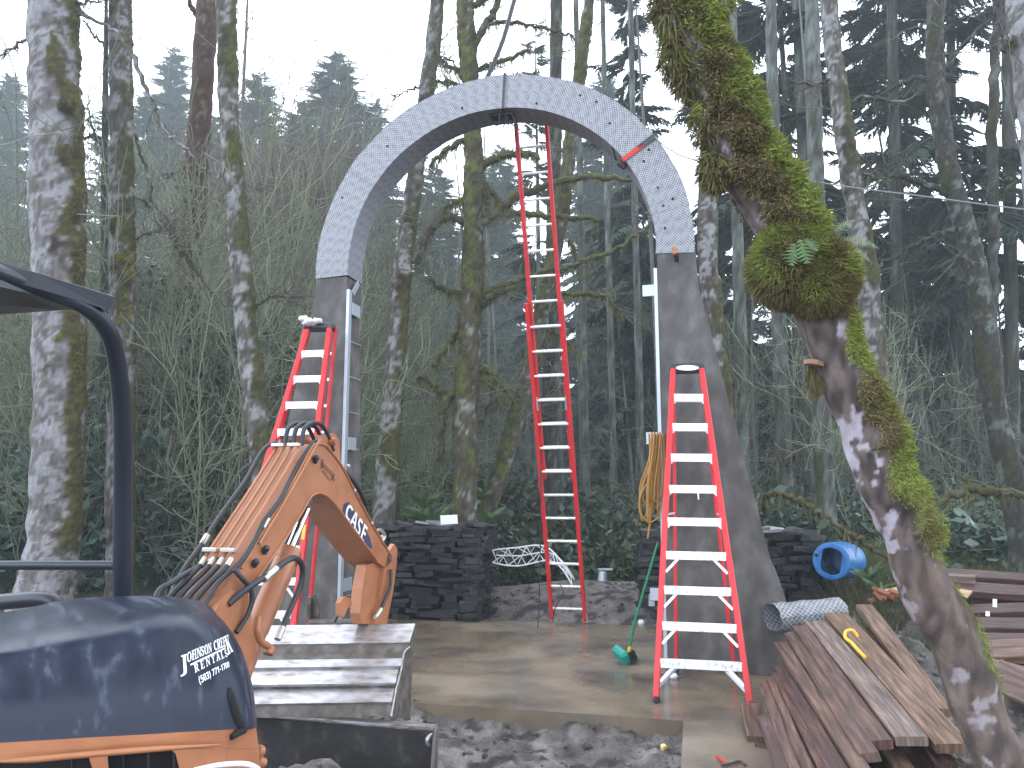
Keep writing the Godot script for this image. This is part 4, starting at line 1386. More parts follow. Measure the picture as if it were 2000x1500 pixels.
	for k in 14:         # more of the same, underneath
		var a := P(1530 + k * 11, 1330 - (k % 7) * 8, 6.1 - rng.randf() * 0.3)
		var b := P(1600 + k * 20, 1590 - (k % 5) * 14, 4.05 + rng.randf() * 0.2)
		a.y -= 0.08; b.y -= 0.1
		plank(a, b, 0.13, 0.04, [0, 4, 1, 4][k % 4], "dark board in the lower layers of the plank pile beside the walkway", rng.randf_range(-0.1, 0.5))
	plank(P(1468, 1388, 5.98) + Vector3(0, 0.03, 0), P(1482, 1452, 5.42) + Vector3(0, 0.02, 0), 0.15, 0.05, 0, "short brown board lying on the walkway at the foot of the stepladder", 0.0, "")
	plank(P(1478, 1450, 5.35) - Vector3(0, 0.02, 0), P(1505, 1458, 5.3) - Vector3(0, 0.02, 0), 0.06, 0.05, 4, "dark offcut under the near end of the short board", 0.0, "")
	# scrap timber beyond the leaning tree
	var S := [
		[1840, 1122, 7.6, 2080, 1138, 7.3, 0.16, 4, "dark wet board on top of the scrap timber behind the leaning tree"],
		[1842, 1128, 7.3, 1905, 1132, 7.2, 0.05, 2, "thin pale lath of wood beside the leaning tree"],
		[1870, 1150, 7.2, 2080, 1165, 7.0, 0.2, 4, "dark brown board in the scrap timber behind the leaning tree"],
		[1880, 1196, 6.9, 2080, 1190, 6.7, 0.16, 4, "dark board with white paint spots in the scrap timber"],
		[1890, 1222, 6.6, 2080, 1225, 6.5, 0.18, 4, "black wet board low in the scrap timber"],
		[1900, 1255, 6.3, 2100, 1258, 6.2, 0.2, 4, "lowest dark board of the scrap timber at the right edge"],
		[1905, 1275, 5.9, 2100, 1268, 5.7, 0.24, 0, "grey brown board in front of the scrap timber"],
		[1925, 1300, 5.6, 2090, 1340, 5.4, 0.12, 0, "narrow grey board slanting in front of the scrap timber"],
	]
	for e in S:
		plank(P(e[0], e[1], e[2]), P(e[3], e[4], e[5]), e[6], 0.07, e[7], e[8], 0.35, "scrap timber behind the leaning tree")
		for k in 3:
			plank(P(e[0] + 10 + k * 7, e[1] + 14 + k * 12, e[2] + 0.12), P(e[3], e[4] + 14 + k * 12, e[5] + 0.12), 0.25, 0.07, 4, "dark board inside the scrap timber heap behind the leaning tree", 0.1, "scrap timber behind the leaning tree")
	mb = MB.new()
	mb.plate([P(1852, 1146, 7.0), P(1900, 1154, 6.9), P(1888, 1168, 6.85), P(1872, 1160, 6.85), P(1858, 1166, 6.85)], [P(1852, 1149, 7.1), P(1900, 1157, 7.0), P(1888, 1171, 6.95), P(1872, 1163, 6.95), P(1858, 1169, 6.95)])
	tag(obj("split_wood", mb, M.pale_wood), "freshly split pale piece of wood beside the leaning tree trunk", "wood")
	for e in [[1943, 1178, 9, 16], [1929, 1199, 7, 10]]:
		mb = MB.new()
		mb.bar(P(e[0], e[1] - e[3] * 0.5, 6.75), P(e[0], e[1] + e[3] * 0.5, 6.75), 0.035, 0.01, Vector3.BACK)
		tag(obj("paper_scrap", mb, M.white), "white paper tag on the dark scrap boards, the %s one" % ["upper" if e[0] > 1935 else "lower"], "paper")
	plank(P(1945, 1318, 5.1), P(2060, 1372, 4.7), 0.2, 0.06, 3, "reddish board tilted up at the right edge below the scrap timber", 0.9, "")
	(get_child(get_child_count() - 1) as MeshInstance3D).material_override = M.wood_1
	for k in 16:
		mb = MB.new()
		var o := P(1715 + rng.randf_range(-14, 38), 1162 + rng.randf_range(-12, 14), 7.6 + rng.randf_range(-0.3, 0.3))
		slab_stone(mb, Transform3D(Basis.from_euler(jit(0.5) + Vector3(0, rng.randf() * TAU, 0)), o), Vector3(rng.randf_range(0.08, 0.2), 0.03, 0.07), Color.WHITE)
		tag(obj("bark_chip", mb, M.orange_wood if k % 3 else M.pale_wood), "orange bark chip in the little heap left of the leaning tree", "wood chip", "bark chips left of the leaning tree")
	# yellow hook on the wide board
	mb = MB.new()
	mb.tube(curve([P(1672, 1252, 5.6), P(1662, 1240, 5.6), P(1649, 1242, 5.6), P(1648, 1254, 5.55), P(1660, 1264, 5.48), P(1672, 1278, 5.38), P(1686, 1292, 5.26)], 22), arr(22, 0.0115), 8)
	for v in mb.v.size(): mb.v[v] += Vector3(0, 0.035, 0.03)
	tag(obj("yellow_hook", mb, M.yellow_plastic), "yellow plastic hook lying on the wide brown board", "hook")
	# bits
	mb = MB.new()
	mb.box(Transform3D(Basis.from_euler(Vector3(0.2, 0.5, 0.1)), Vector3(G(1296, 1458, -0.1).x, gh(G(1296, 1458, -0.1).x, -G(1296, 1458, -0.1).z) + 0.02, G(1296, 1458, -0.1).z)), Vector3(0.035, 0.04, 0.035), Color.WHITE, 0.005)
	tag(obj("yellow_plug", mb, mat("pale_yellow", lin(0.75, 0.62, 0.2), 0.5)), "small pale yellow cap lying in the churned mud", "cap")
	t = thing("red_pliers", "red handled hand tool lying on the near end of the walkway", "hand tool", G(1420, 1488))
	mb = MB.new()
	mb.tube(curve([G(1400, 1478, 0.012), G(1412, 1486, 0.014), G(1425, 1492, 0.012)], 8), arr(8, 0.009), 7)
	obj("handle", mb, M.red_fibreglass, t)
	mb = MB.new()
	mb.tube(curve([G(1408, 1494, 0.012), G(1425, 1491, 0.014), G(1445, 1487, 0.012), G(1456, 1494, 0.01)], 10), arr(10, 0.009), 7)
	obj("jaw", mb, M.muddy_steel, t)
	for e in [[1316, 1326, 0.035, "white lump of plaster under the lowest step of the right stepladder"], [1252, 1172, 0.05, "crumpled white rag on the earth bank behind the broom"], [945, 1172, 0.05, "pale stone chip at the foot of the tall slate stack"]]:
		mb = MB.new()
		var o := G(e[0], e[1])
		if e[1] < 1300:
			o = P(e[0], e[1], 10.2 if e[0] > 1000 else 10.0)
			o.y = gh(o.x, -o.z)
		ball(mb, o + Vector3(0, 0.02, 0), Vector3(e[2], e[2] * 0.8, e[2]), Color.WHITE, 10, 8, 0.4)
		tag(obj("white_lump", mb, M.white), e[3], "debris")
	mb = MB.new()
	mb.bar(P(1168, 1112, 10.6), P(1196, 1112, 10.6), 0.12, 0.02)
	mb.tube([P(1178, 1115, 10.6), P(1177, 1134, 10.6)], [0.06, 0.07], 10)
	tag(obj("survey_stand", mb, M.galvanised), "small grey stand on the earth bank right of the ladder foot", "stand")
	mb = MB.new()
	mb.bar(P(1273, 1160, 7.75), P(1273, 1184, 7.75), 0.06, 0.01, Vector3.BACK)
	tag(obj("grey_plate", mb, M.galvanised), "small grey plate standing against the foot of the right arch leg", "plate")

# ---------- trees ----------
const ALDER := {base = Color(0.17, 0.158, 0.155), dark = Color(0.095, 0.084, 0.077), lichen = Color(0.29, 0.283, 0.305), lt = -0.05, moss = -0.42, side = 0.85, dir = Vector3(1, 0.0, -0.1), mcol = Color(0.1, 0.088, 0.02), brown = Color(0.06, 0.04, 0.02), mth = 0.045}
const PALE := {base = Color(0.115, 0.103, 0.09), dark = Color(0.06, 0.05, 0.04), lichen = Color(0.27, 0.268, 0.275), lt = 0.06, moss = -0.1, side = 0.32, dir = Vector3(1, 0, 0.2), mcol = Color(0.085, 0.085, 0.022), brown = Color(0.05, 0.036, 0.02), mth = 0.03}
const MOSSY := {base = Color(0.1, 0.085, 0.06), dark = Color(0.05, 0.04, 0.03), lichen = Color(0.25, 0.26, 0.22), lt = 0.25, moss = 0.16, side = 0.3, dir = Vector3(-0.5, 0.4, 0.3), mcol = Color(0.12, 0.13, 0.034), brown = Color(0.065, 0.052, 0.026), mth = 0.035}
const LEANLOW := {base = Color(0.16, 0.118, 0.1), dark = Color(0.075, 0.055, 0.048), lichen = Color(0.3, 0.265, 0.28), lt = 0.36, moss = -0.4, side = 0.5, dir = Vector3(0.9, 0.3, 0.1), mcol = Color(0.15, 0.17, 0.03), brown = Color(0.085, 0.055, 0.025), mth = 0.02}
const LEAN := {base = Color(0.15, 0.115, 0.105), dark = Color(0.05, 0.038, 0.035), lichen = Color(0.4, 0.36, 0.41), lt = 0.12, moss = -0.25, side = 0.75, dir = Vector3(0.95, 0.3, 0.15), mcol = Color(0.2, 0.235, 0.045), brown = Color(0.14, 0.11, 0.045), mth = 0.05}
const REDBARK := {base = Color(0.085, 0.036, 0.028), dark = Color(0.035, 0.018, 0.016), lichen = Color(0.14, 0.12, 0.07), lt = 0.3, moss = -0.2, side = 0.2, dir = Vector3(-1, 0, 0), mcol = Color(0.085, 0.07, 0.025), brown = Color(0.08, 0.05, 0.03), mth = 0.01}
const DARK := {base = Color(0.055, 0.05, 0.045), dark = Color(0.025, 0.022, 0.02), lichen = Color(0.13, 0.15, 0.13), lt = 0.22, moss = -0.15, side = 0.2, dir = Vector3(-1, 0, 0), mcol = Color(0.05, 0.055, 0.02), brown = Color(0.04, 0.03, 0.02), mth = 0.01}
const GREY := {base = Color(0.105, 0.108, 0.1), dark = Color(0.05, 0.05, 0.045), lichen = Color(0.165, 0.19, 0.17), lt = 0.05, moss = -0.3, side = 0.2, dir = Vector3(-1, 0, 0), mcol = Color(0.06, 0.07, 0.03), brown = Color(0.05, 0.04, 0.03), mth = 0.008}
func bark_at(k: Dictionary, p: Vector3, nrm: Vector3, extra := 0.0) -> Array:
	var col: Color = (k.base as Color).lerp(k.dark, clampf(0.4 + noise(p * Vector3(17, 6, 17)) * 1.1, 0, 1))
	var l := noise(p * 3.6) * 0.55 + noise(p * 10.0) * 0.45 + noise(p * 24.0) * 0.2
	var lt: float = k.lt
	col = col.lerp(k.lichen, smoothstep(lt, lt + 0.14, l))
	var side: float = k.side
	var m: float = noise(p * Vector3(2.4, 0.9, 2.4) + Vector3(7, 3, 1)) * 0.65 + noise(p * 6.5) * 0.3 + float(k.moss) + nrm.dot(k.dir) * side + extra
	var mm := smoothstep(0.0, 0.22, m)
	var mc: Color = (k.brown as Color).lerp(k.mcol, smoothstep(-0.35, 0.35, noise(p * 4.2 + Vector3(2, 8, 5)) * 0.6 + nrm.dot(k.dir) * 0.55 - 0.12))
	col = col.lerp(mc * (0.75 + 0.5 * noise(p * 30.0)), mm)
	return [col, mm * float(k.mth) * (0.7 + 0.6 * noise(p * 8.0)) + noise(p * Vector3(9, 4, 9)) * 0.012, mm, mc]
func stem_pts(list: Array, d: float, rings: int) -> Array:
	var c := []
	var w := []
	for e in list:
		var dd: float = e[3] if e.size() > 3 else d
		c.append(P(e[0], e[1], dd))
		w.append(Vector3(e[2] * ahead(P(e[0], e[1], dd)) / (2.0 * F), 0, 0))
	return [curve(c, rings), curve(w, rings)]
func sliver(mb: MB, p: Vector3, dir: Vector3, l: float, w: float, col: Color) -> void:
	var s := dir.cross(Vector3(rng.randf() - 0.5, rng.randf() - 0.5, rng.randf() - 0.5)).normalized() * w
	mb.tri(p - s, p + s, p + dir * l, col)
func stem(mb: MB, moss: MB, c: Array, w: Array, sides: int, kind: Dictionary, fuzz := 0, fl := 0.03, extra := 0.0) -> void:
	var pts := PackedVector3Array()
	var cols := PackedColorArray()
	var hot := []
	var x := Vector3.ZERO
	for i in c.size():
		var t: Vector3 = ((c[mini(i + 1, c.size() - 1)] as Vector3) - c[maxi(i - 1, 0)]).normalized()
		if i == 0: x = t.cross(Vector3(0.2, 0.1, 1)).normalized()
		x = (x - t * x.dot(t)).normalized()
		var y := t.cross(x)
		var r: float = w[i].x
		for s in sides:
			var an := TAU * s / sides
			var nn := x * cos(an) + y * sin(an)
			var p: Vector3 = c[i] + nn * r
			var b := bark_at(kind, p, nn, extra)
			var scale := minf(1.0, r * 8.0)
			p += nn * (float(b[1]) * scale + r * 0.1 * noise(p * 1.7))
			pts.append(p)
			cols.append(b[0])
			if fuzz > 0 and b[2] > 0.5: hot.append([p, nn, b[3], t])
	mb.grid(pts, sides, c.size(), cols, true)
	if hot.is_empty(): return
	for k in fuzz:
		var h: Array = hot[rng.randi() % hot.size()]
		var p: Vector3 = h[0] + jit(0.02)
		var nn: Vector3 = h[1]
		var dir := (nn * rng.randf_range(0.3, 1.0) + jit(0.6) - Vector3(0, 0.35, 0)).normalized()
		var g := rng.randf_range(0.6, 1.5)
		sliver(moss, p - nn * 0.004, dir, fl * rng.randf_range(0.5, 1.4), fl * 0.11, (h[2] as Color) * g)
func limb(mb: MB, moss: MB, list: Array, d: float, kind: Dictionary, fuzz := 150, hang := 0.0) -> Array:
	var sp := stem_pts(list, d, list.size() * 6)
	var c: Array = sp[0]
	for i in c.size(): c[i] += jit(0.03) * (1.0 if i > 0 else 0.0)
	for i in c.size(): sp[1][i].x = maxf(sp[1][i].x, 0.006)
	stem(mb, moss, c, sp[1], 7, kind, fuzz, 0.03, 0.15)
	if hang > 0:
		for k in int(fuzz * hang):
			var i := rng.randi() % c.size()
			var col := Color(0.12, 0.13, 0.045).lerp(Color(0.09, 0.07, 0.03), rng.randf())
			sliver(moss, c[i] + jit(0.03), (Vector3.DOWN + jit(0.35)).normalized(), rng.randf_range(0.06, 0.3), 0.008, col * rng.randf_range(0.7, 1.5))
	return c
func twigs(mb: MB, p: Vector3, dir: Vector3, l: float, r: float, depth: int, col: Color) -> void:
	var n := 4
	var c := [p]
	var rr := [r]
	var dd := dir
	var q := p
	for i in n:
		dd = (dd + jit(0.28) + Vector3(0, 0.05, 0)).normalized()
		q += dd * l / n
		c.append(q)
		rr.append(maxf(r * (1.0 - 0.75 * (i + 1.0) / n), 0.0018))
	mb.tube(c, rr, 4 if depth > 1 else 3, col * rng.randf_range(0.7, 1.25), false)
	if depth <= 0: return
	for k in rng.randi_range(3, 5):
		var i := rng.randi_range(1, n)
		twigs(mb, c[i], (dd + jit(0.95)).normalized(), l * rng.randf_range(0.4, 0.7), rr[i] * 0.75, depth - 1, col)
func tree(called: String, label: String, group: String, d: float, kind: Dictionary, list: Array, sides: int, rings: int, fuzz: int, mname := "bark", extra_limbs: Array = [], spray := 0) -> Node3D:
	var f0: Array = list[0].duplicate()      # carry the trunk on into the ground
	f0[1] += 130
	f0[2] *= 1.12
	var sp := stem_pts([f0] + list, d, rings)
	var base: Vector3 = sp[0][0]
	base.y = gh(base.x, -base.z)
	var t := thing(called, label, "tree", base, group)
	var mb := MB.new()
	var moss := MB.new()
	stem(mb, moss, sp[0], sp[1], sides, kind, fuzz)
	obj("trunk", mb, M[mname], t)
	if not extra_limbs.is_empty():
		for e in extra_limbs:
			mb = MB.new()
			var c := limb(mb, moss, e, d, kind, (420 if kind == MOSSY else 140) if fuzz > 0 else 0, 0.4 if kind == MOSSY else 0.1)
			for k in rng.randi_range(8, 14):
				var i := rng.randi_range(c.size() / 4, c.size() - 1)
				twigs(mb, c[i], (((c[mini(i + 1, c.size() - 1)] as Vector3) - c[i - 1]).normalized() + jit(0.8)).normalized(), rng.randf_range(0.25, 0.8), 0.009, 2, Color(0.15, 0.16, 0.1) if kind == MOSSY else (kind.base as Color) * 0.9)
			obj("limb", mb, M[mname], t)
	if moss.v.size() > 0: stuff(obj("moss", moss, M.moss, t))
	if spray > 0:
		mb = MB.new()
		for k in spray:
			var i := rng.randi_range(rings / 4, rings - 2)
			var p: Vector3 = sp[0][i]
			twigs(mb, p, (jit(1.0) * Vector3(1, 0.4, 1)).normalized(), rng.randf_range(0.5, 1.4), 0.012, 2, Color(0.13, 0.14, 0.1))
		stuff(obj("twigs", mb, M.twig, t))
	return t
func moss_clump(t: Node3D, at: Array, n: int, ca: Color, cb: Color, fl := 0.05) -> void:
	var mb := MB.new()
	for e in at:
		var o := P(e[0], e[1], e[2])
		for k in n:
			var q := jit(1.0)
			if q.length() > 1.0: continue
			var p := o + q * Vector3(e[3], e[4], e[3])
			sliver(mb, p, (q * 0.7 + jit(0.5) - Vector3(0, 0.55, 0)).normalized(), fl * rng.randf_range(0.6, 1.5), fl * 0.1, ca.lerp(cb, clampf(0.5 + q.y * 0.4 + noise(p * 6.0), 0, 1)) * rng.randf_range(0.5, 1.3))
	stuff(obj("moss_clump", mb, M.moss, t))
func near_trees() -> void:
	var t1 := tree("alder", "big grey alder trunk with brown moss down its right side at the left edge", "", 11.0, ALDER, [[78, 1215, 120], [88, 1165, 108], [98, 1100, 96], [106, 1000, 88], [112, 860, 88], [113, 700, 88], [112, 560, 88], [111, 420, 92], [108, 280, 92], [104, 140, 88], [101, 0, 86], [98, -150, 82], [96, -320, 76]], 44, 330, 5000, "bark",
		[[[145, 25, 9], [180, 36, 7], [212, 52, 6], [245, 85, 9], [262, 118, 9], [285, 178, 8], [303, 222, 8], [330, 262, 7], [362, 290, 6], [405, 335, 4]], [[60, 68, 6], [30, 92, 5], [0, 110, 4], [-40, 120, 3]], [[140, 10, 6], [155, 6, 5], [200, 0, 4]]])
	moss_clump(t1, [[146, 285, 10.9, 0.1, 0.32], [150, 400, 10.9, 0.08, 0.3], [152, 520, 10.9, 0.07, 0.3], [128, 205, 10.7, 0.12, 0.1], [150, 700, 10.9, 0.07, 0.4], [148, 860, 10.9, 0.06, 0.3]], 1500, Color(0.075, 0.055, 0.025), Color(0.15, 0.14, 0.035))
	var t2 := tree("mossy_alder", "slim grey alder with a yellow moss collar beside the excavator canopy post", "", 11.8, PALE, [[236, 1230, 60], [234, 1100, 52], [234, 900, 50], [237, 700, 48], [240, 540, 46], [236, 400, 45], [236, 250, 42], [234, 100, 40], [233, -20, 38], [231, -250, 34]], 30, 240, 2600, "bark",
		[[[262, 262, 6], [275, 300, 5], [291, 350, 5], [296, 388, 5], [318, 430, 4], [350, 490, 4], [388, 535, 3]], [[262, 382, 5], [300, 408, 5], [330, 445, 6], [365, 500, 6], [395, 545, 5], [440, 600, 3]], [[255, 470, 3], [290, 455, 3], [320, 445, 3]]])
	moss_clump(t2, [[245, 505, 11.65, 0.11, 0.13], [250, 540, 11.65, 0.08, 0.2], [228, 525, 11.65, 0.08, 0.08], [245, 620, 11.65, 0.09, 0.4], [240, 800, 11.65, 0.1, 0.6]], 1500, Color(0.1, 0.08, 0.025), Color(0.26, 0.23, 0.04))
	tree("red_barked_tree", "leaning dark tree with red bark in its middle stretch between two pale trunks", "", 15.0, REDBARK, [[352, 1180, 54], [355, 1000, 50], [360, 800, 48], [367, 620, 46], [376, 480, 45], [383, 360, 44], [391, 220, 42], [400, 90, 41], [406, 0, 40], [416, -200, 36]], 28, 200, 800, "bark",
		[[[390, 45, 11], [378, 20, 9], [366, -10, 8]], [[388, 300, 5], [370, 320, 4], [330, 345, 3]]])
	tree("alder", "pale lichen covered alder that curves right above the tall stepladder", "", 10.6, PALE, [[528, 1250, 52], [522, 1000, 48], [510, 880, 44], [494, 760, 42], [480, 640, 40], [468, 500, 38], [458, 380, 37], [448, 250, 36], [443, 120, 35], [440, 0, 34], [434, -200, 30]], 28, 230, 2600, "bark",
		[[[455, 300, 7], [462, 340, 6], [470, 360, 5]], [[478, 620, 4], [515, 590, 3], [560, 570, 3]]])
	tree("sapling", "thin bare sapling between the big alder and the slim alder", "", 13.5, DARK, [[196, 1180, 16], [200, 900, 15], [203, 600, 14], [204, 400, 14], [206, 200, 12], [207, 60, 8], [208, -60, 6]], 10, 90, 0, "bark", [[[205, 90, 6], [185, 70, 4], [160, 40, 3]], [[206, 120, 5], [225, 90, 4]], [[202, 300, 6], [180, 250, 4], [168, 210, 3]], [[203, 270, 6], [170, 268, 5], [140, 280, 3]]], 3)
	tree("birch", "pale patchy trunk that leans right as it rises past the arch top left of centre", "", 13.2, PALE, [[752, 1150, 46], [757, 980, 42], [765, 800, 38], [776, 640, 36], [789, 500, 34], [805, 380, 31], [822, 260, 29], [836, 150, 28], [848, 60, 27], [858, -60, 25], [866, -220, 22]], 24, 200, 1800, "bark", [[[838, 130, 5], [872, 115, 4], [905, 140, 3]], [[832, 165, 4], [800, 175, 3], [770, 190, 2]]], 5)
	tree("broken_trunk", "broken mossy trunk with a ragged brown top seen through the left of the arch", "", 11.9, PALE, [[742, 1120, 46], [752, 960, 42], [764, 800, 38], [776, 660, 34], [784, 560, 30], [792, 490, 27], [796, 446, 24], [797, 436, 8]], 24, 150, 2200, "bark", [[[790, 520, 6], [815, 505, 4], [830, 470, 3]]], 5)
	var c2 := [
		[[914, 112, 15], [932, 80, 13], [953, 43, 12], [968, 12, 11], [985, -60, 9]],
		[[922, 136, 8], [955, 128, 8], [983, 118, 8], [1033, 97, 5]],
		[[912, 148, 8], [880, 128, 6], [855, 110, 5]],
		[[915, 172, 7], [880, 162, 6], [848, 160, 4]],
		[[950, 48, 6], [990, 42, 7], [1040, 50, 6], [1085, 62, 5], [1120, 72, 3]],
		[[905, 20, 9], [935, 5, 10], [960, -10, 10], [1010, -30, 8]],
		[[930, 338, 13], [955, 316, 13], [990, 303, 13], [1020, 300, 12], [1050, 308, 9]],
		[[918, 272, 11], [892, 282, 11], [866, 298, 9], [842, 322, 6]],
		[[936, 442, 17], [965, 420, 16], [1005, 385, 15], [1050, 368, 13], [1110, 352, 11], [1170, 346, 10], [1235, 352, 7]],
		[[936, 432, 13], [985, 416, 12], [1050, 422, 11], [1120, 424, 9], [1166, 430, 7]],
		[[915, 434, 12], [880, 424, 13], [852, 438, 12], [830, 468, 11], [816, 515, 8]],
		[[912, 388, 8], [885, 398, 7], [866, 414, 5]],
		[[916, 584, 13], [960, 566, 12], [1005, 550, 11], [1060, 533, 10], [1120, 518, 9], [1200, 487, 8], [1250, 455, 6], [1276, 428, 4]],
		[[902, 574, 10], [870, 568, 9], [840, 548, 6]],
		[[912, 622, 18], [935, 598, 17], [965, 578, 15], [1010, 560, 10]],
		[[902, 636, 12], [880, 665, 11], [858, 700, 9], [848, 716, 6]],
		[[924, 720, 14], [950, 722, 13], [972, 742, 10], [988, 765, 6]],
		[[922, 745, 10], [945, 742, 9], [968, 750, 6]],
		[[902, 766, 17], [880, 770, 16], [868, 800, 14], [862, 850, 11], [860, 900, 8]],
		[[872, 768, 9], [845, 752, 9], [815, 728, 7]],
		[[1096, 574, 9], [1150, 575, 9], [1190, 585, 8], [1215, 615, 5]],
		[[940, 335, 10], [945, 365, 10], [952, 400, 9], [958, 430, 7]],
		[[948, 360, 8], [970, 385, 8], [986, 412, 6]],
		[[925, 465, 9], [938, 490, 9], [945, 520, 7]]]
	tree("mossy_maple", "mossy crooked tree with many twisted limbs seen through the arch", "", 12.3, MOSSY, [[908, 1120, 50], [908, 960, 46], [910, 800, 44], [916, 700, 42], [921, 560, 38], [925, 450, 37], [925, 330, 34], [921, 220, 31], [915, 120, 32], [910, 40, 30], [906, -80, 28], [900, -250, 24]], 28, 220, 5000, "bark", c2, 26)
	tree("leaning_alder", "leaning alder behind the extension ladder, mossy below and bare above the arch", "", 13.0, MOSSY, [[930, 1120, 40], [948, 1020, 34], [985, 900, 31], [1012, 810, 30], [1036, 720, 29], [1060, 610, 29], [1082, 500, 28], [1100, 390, 27], [1116, 270, 25], [1132, 150, 23], [1146, 50, 21], [1156, -60, 19], [1170, -200, 16]], 24, 220, 3200, "bark", [[[1112, 470, 6], [1122, 490, 6], [1130, 520, 4]], [[1050, 640, 7], [1090, 655, 6], [1130, 690, 4]], [[1020, 790, 8], [985, 775, 6], [950, 800, 4]]], 14)
	tree("dark_trunk", "dark trunk standing straight behind the lower half of the extension ladder", "", 15.5, DARK, [[1070, 1150, 40], [1072, 950, 36], [1076, 750, 32], [1080, 500, 28], [1084, 250, 26], [1088, -100, 22]], 18, 110, 300, "fir_bark", [], 5)
	tree("lichen_trunk", "mossy lichen spotted trunk just behind the outer edge of the right arch leg", "", 9.3, PALE, [[1440, 1180, 44], [1420, 900, 40], [1400, 700, 37], [1386, 560, 36], [1380, 470, 36], [1383, 360, 34], [1388, 240, 32], [1394, 100, 30], [1400, -80, 28]], 28, 220, 3000, "bark", [[[1390, 430, 5], [1345, 435, 4], [1300, 425, 3]]])
	tree("curving_alder", "patchy brown trunk that curves right behind the leaning mossy tree", "", 11.2, PALE, [[1772, 1150, 52], [1758, 1000, 46], [1740, 880, 42], [1718, 760, 40], [1703, 650, 40], [1692, 540, 40], [1676, 440, 38], [1660, 340, 36], [1645, 240, 34], [1630, 120, 32], [1618, 0, 30], [1605, -160, 28]], 28, 240, 2600, "bark", [[[1650, 200, 7], [1690, 190, 6], [1750, 200, 5], [1800, 180, 3]], [[1640, 140, 6], [1600, 165, 5], [1550, 160, 4]], [[1662, 330, 6], [1700, 345, 5], [1730, 350, 3]]], 6)
	tree("forked_maple", "dark mossy tree leaning left with a fork low on the right side of the photo", "", 11.6, DARK, [[2010, 1180, 60], [1992, 1020, 50], [1966, 900, 44], [1940, 780, 42], [1924, 650, 44], [1912, 560, 42], [1895, 480, 40], [1875, 410, 38], [1856, 340, 36], [1840, 260, 34], [1828, 160, 32], [1826, 60, 30], [1836, -60, 28]], 26, 220, 1800, "bark",
		[[[1926, 640, 22], [1940, 560, 22], [1940, 460, 21], [1938, 360, 20], [1940, 220, 19], [1944, 100, 17], [1950, -40, 15]], [[1860, 384, 14], [1820, 366, 12], [1770, 348, 11], [1730, 342, 9], [1687, 337, 6]], [[1868, 446, 10], [1820, 462, 8], [1770, 488, 7], [1715, 520, 4]], [[1836, 170, 12], [1790, 150, 10], [1740, 175, 8], [1680, 210, 5]], [[1838, 150, 10], [1880, 90, 9], [1930, 40, 7], [1990, 10, 5]], [[1942, 395, 9], [1975, 365, 8], [2020, 330, 6]]], 14)
	tree("old_alder", "grey trunk with a broken mossy stub cut off by the top right corner", "", 8.2, ALDER, [[2075, 1150, 62], [2060, 800, 58], [2040, 500, 56], [2022, 250, 54], [2004, 100, 52], [1992, 0, 50], [1980, -180, 46]], 28, 160, 1500, "bark", [[[1985, 60, 14], [1968, 80, 16], [1960, 100, 10]]])
	var gl := ["slender grey trunk rising just right of the arch leg", "straight grey green trunk behind the leaning tree, left of the blue barrel", "thick straight grey trunk directly behind the blue barrel", "dark straight fir trunk at the top behind the leaning tree", "dark trunk between the crooked tree and the forked tree", "pale thin trunk left of the right arch leg", "second pale thin trunk left of the right arch leg, nearer the ladder", "thin trunk right behind the extension ladder", "dark trunk at the far right behind the forked tree", "thin dark trunk right of the forked tree"]
	var gt := [[1455, 1150, 1447, 700, 1436, 300, 24, 17.0, GREY], [1540, 1120, 1524, 700, 1512, 300, 28, 15.0, GREY], [1618, 1110, 1604, 780, 1592, 300, 36, 13.5, GREY], [1590, 1100, 1578, 500, 1560, 0, 28, 19.0, DARK], [1762, 1100, 1752, 600, 1742, 0, 22, 21.0, DARK], [1258, 1150, 1250, 800, 1240, 400, 15, 18.0, GREY], [1204, 1140, 1196, 800, 1186, 400, 13, 20.0, GREY], [1150, 1150, 1142, 800, 1134, 400, 15, 17.5, GREY], [1982, 1100, 1975, 600, 1966, 0, 24, 20.0, DARK], [1868, 1090, 1862, 600, 1856, 0, 18, 24.0, DARK]]
	for k in gt.size():
		var e: Array = gt[k]
		tree("fir_trunk", gl[k], "straight forest trunks", e[7], e[8], [[e[0], e[1] + 60, e[6] * 1.2], [e[0], e[1], e[6] * 1.1], [e[2], e[3], e[6]], [e[4], e[5], e[6] * 0.86], [e[4] - 8, e[5] - 350, e[6] * 0.7], [e[4] - 14, e[5] - 650, e[6] * 0.5]], 16, 120, 0, "fir_bark", [], 5)
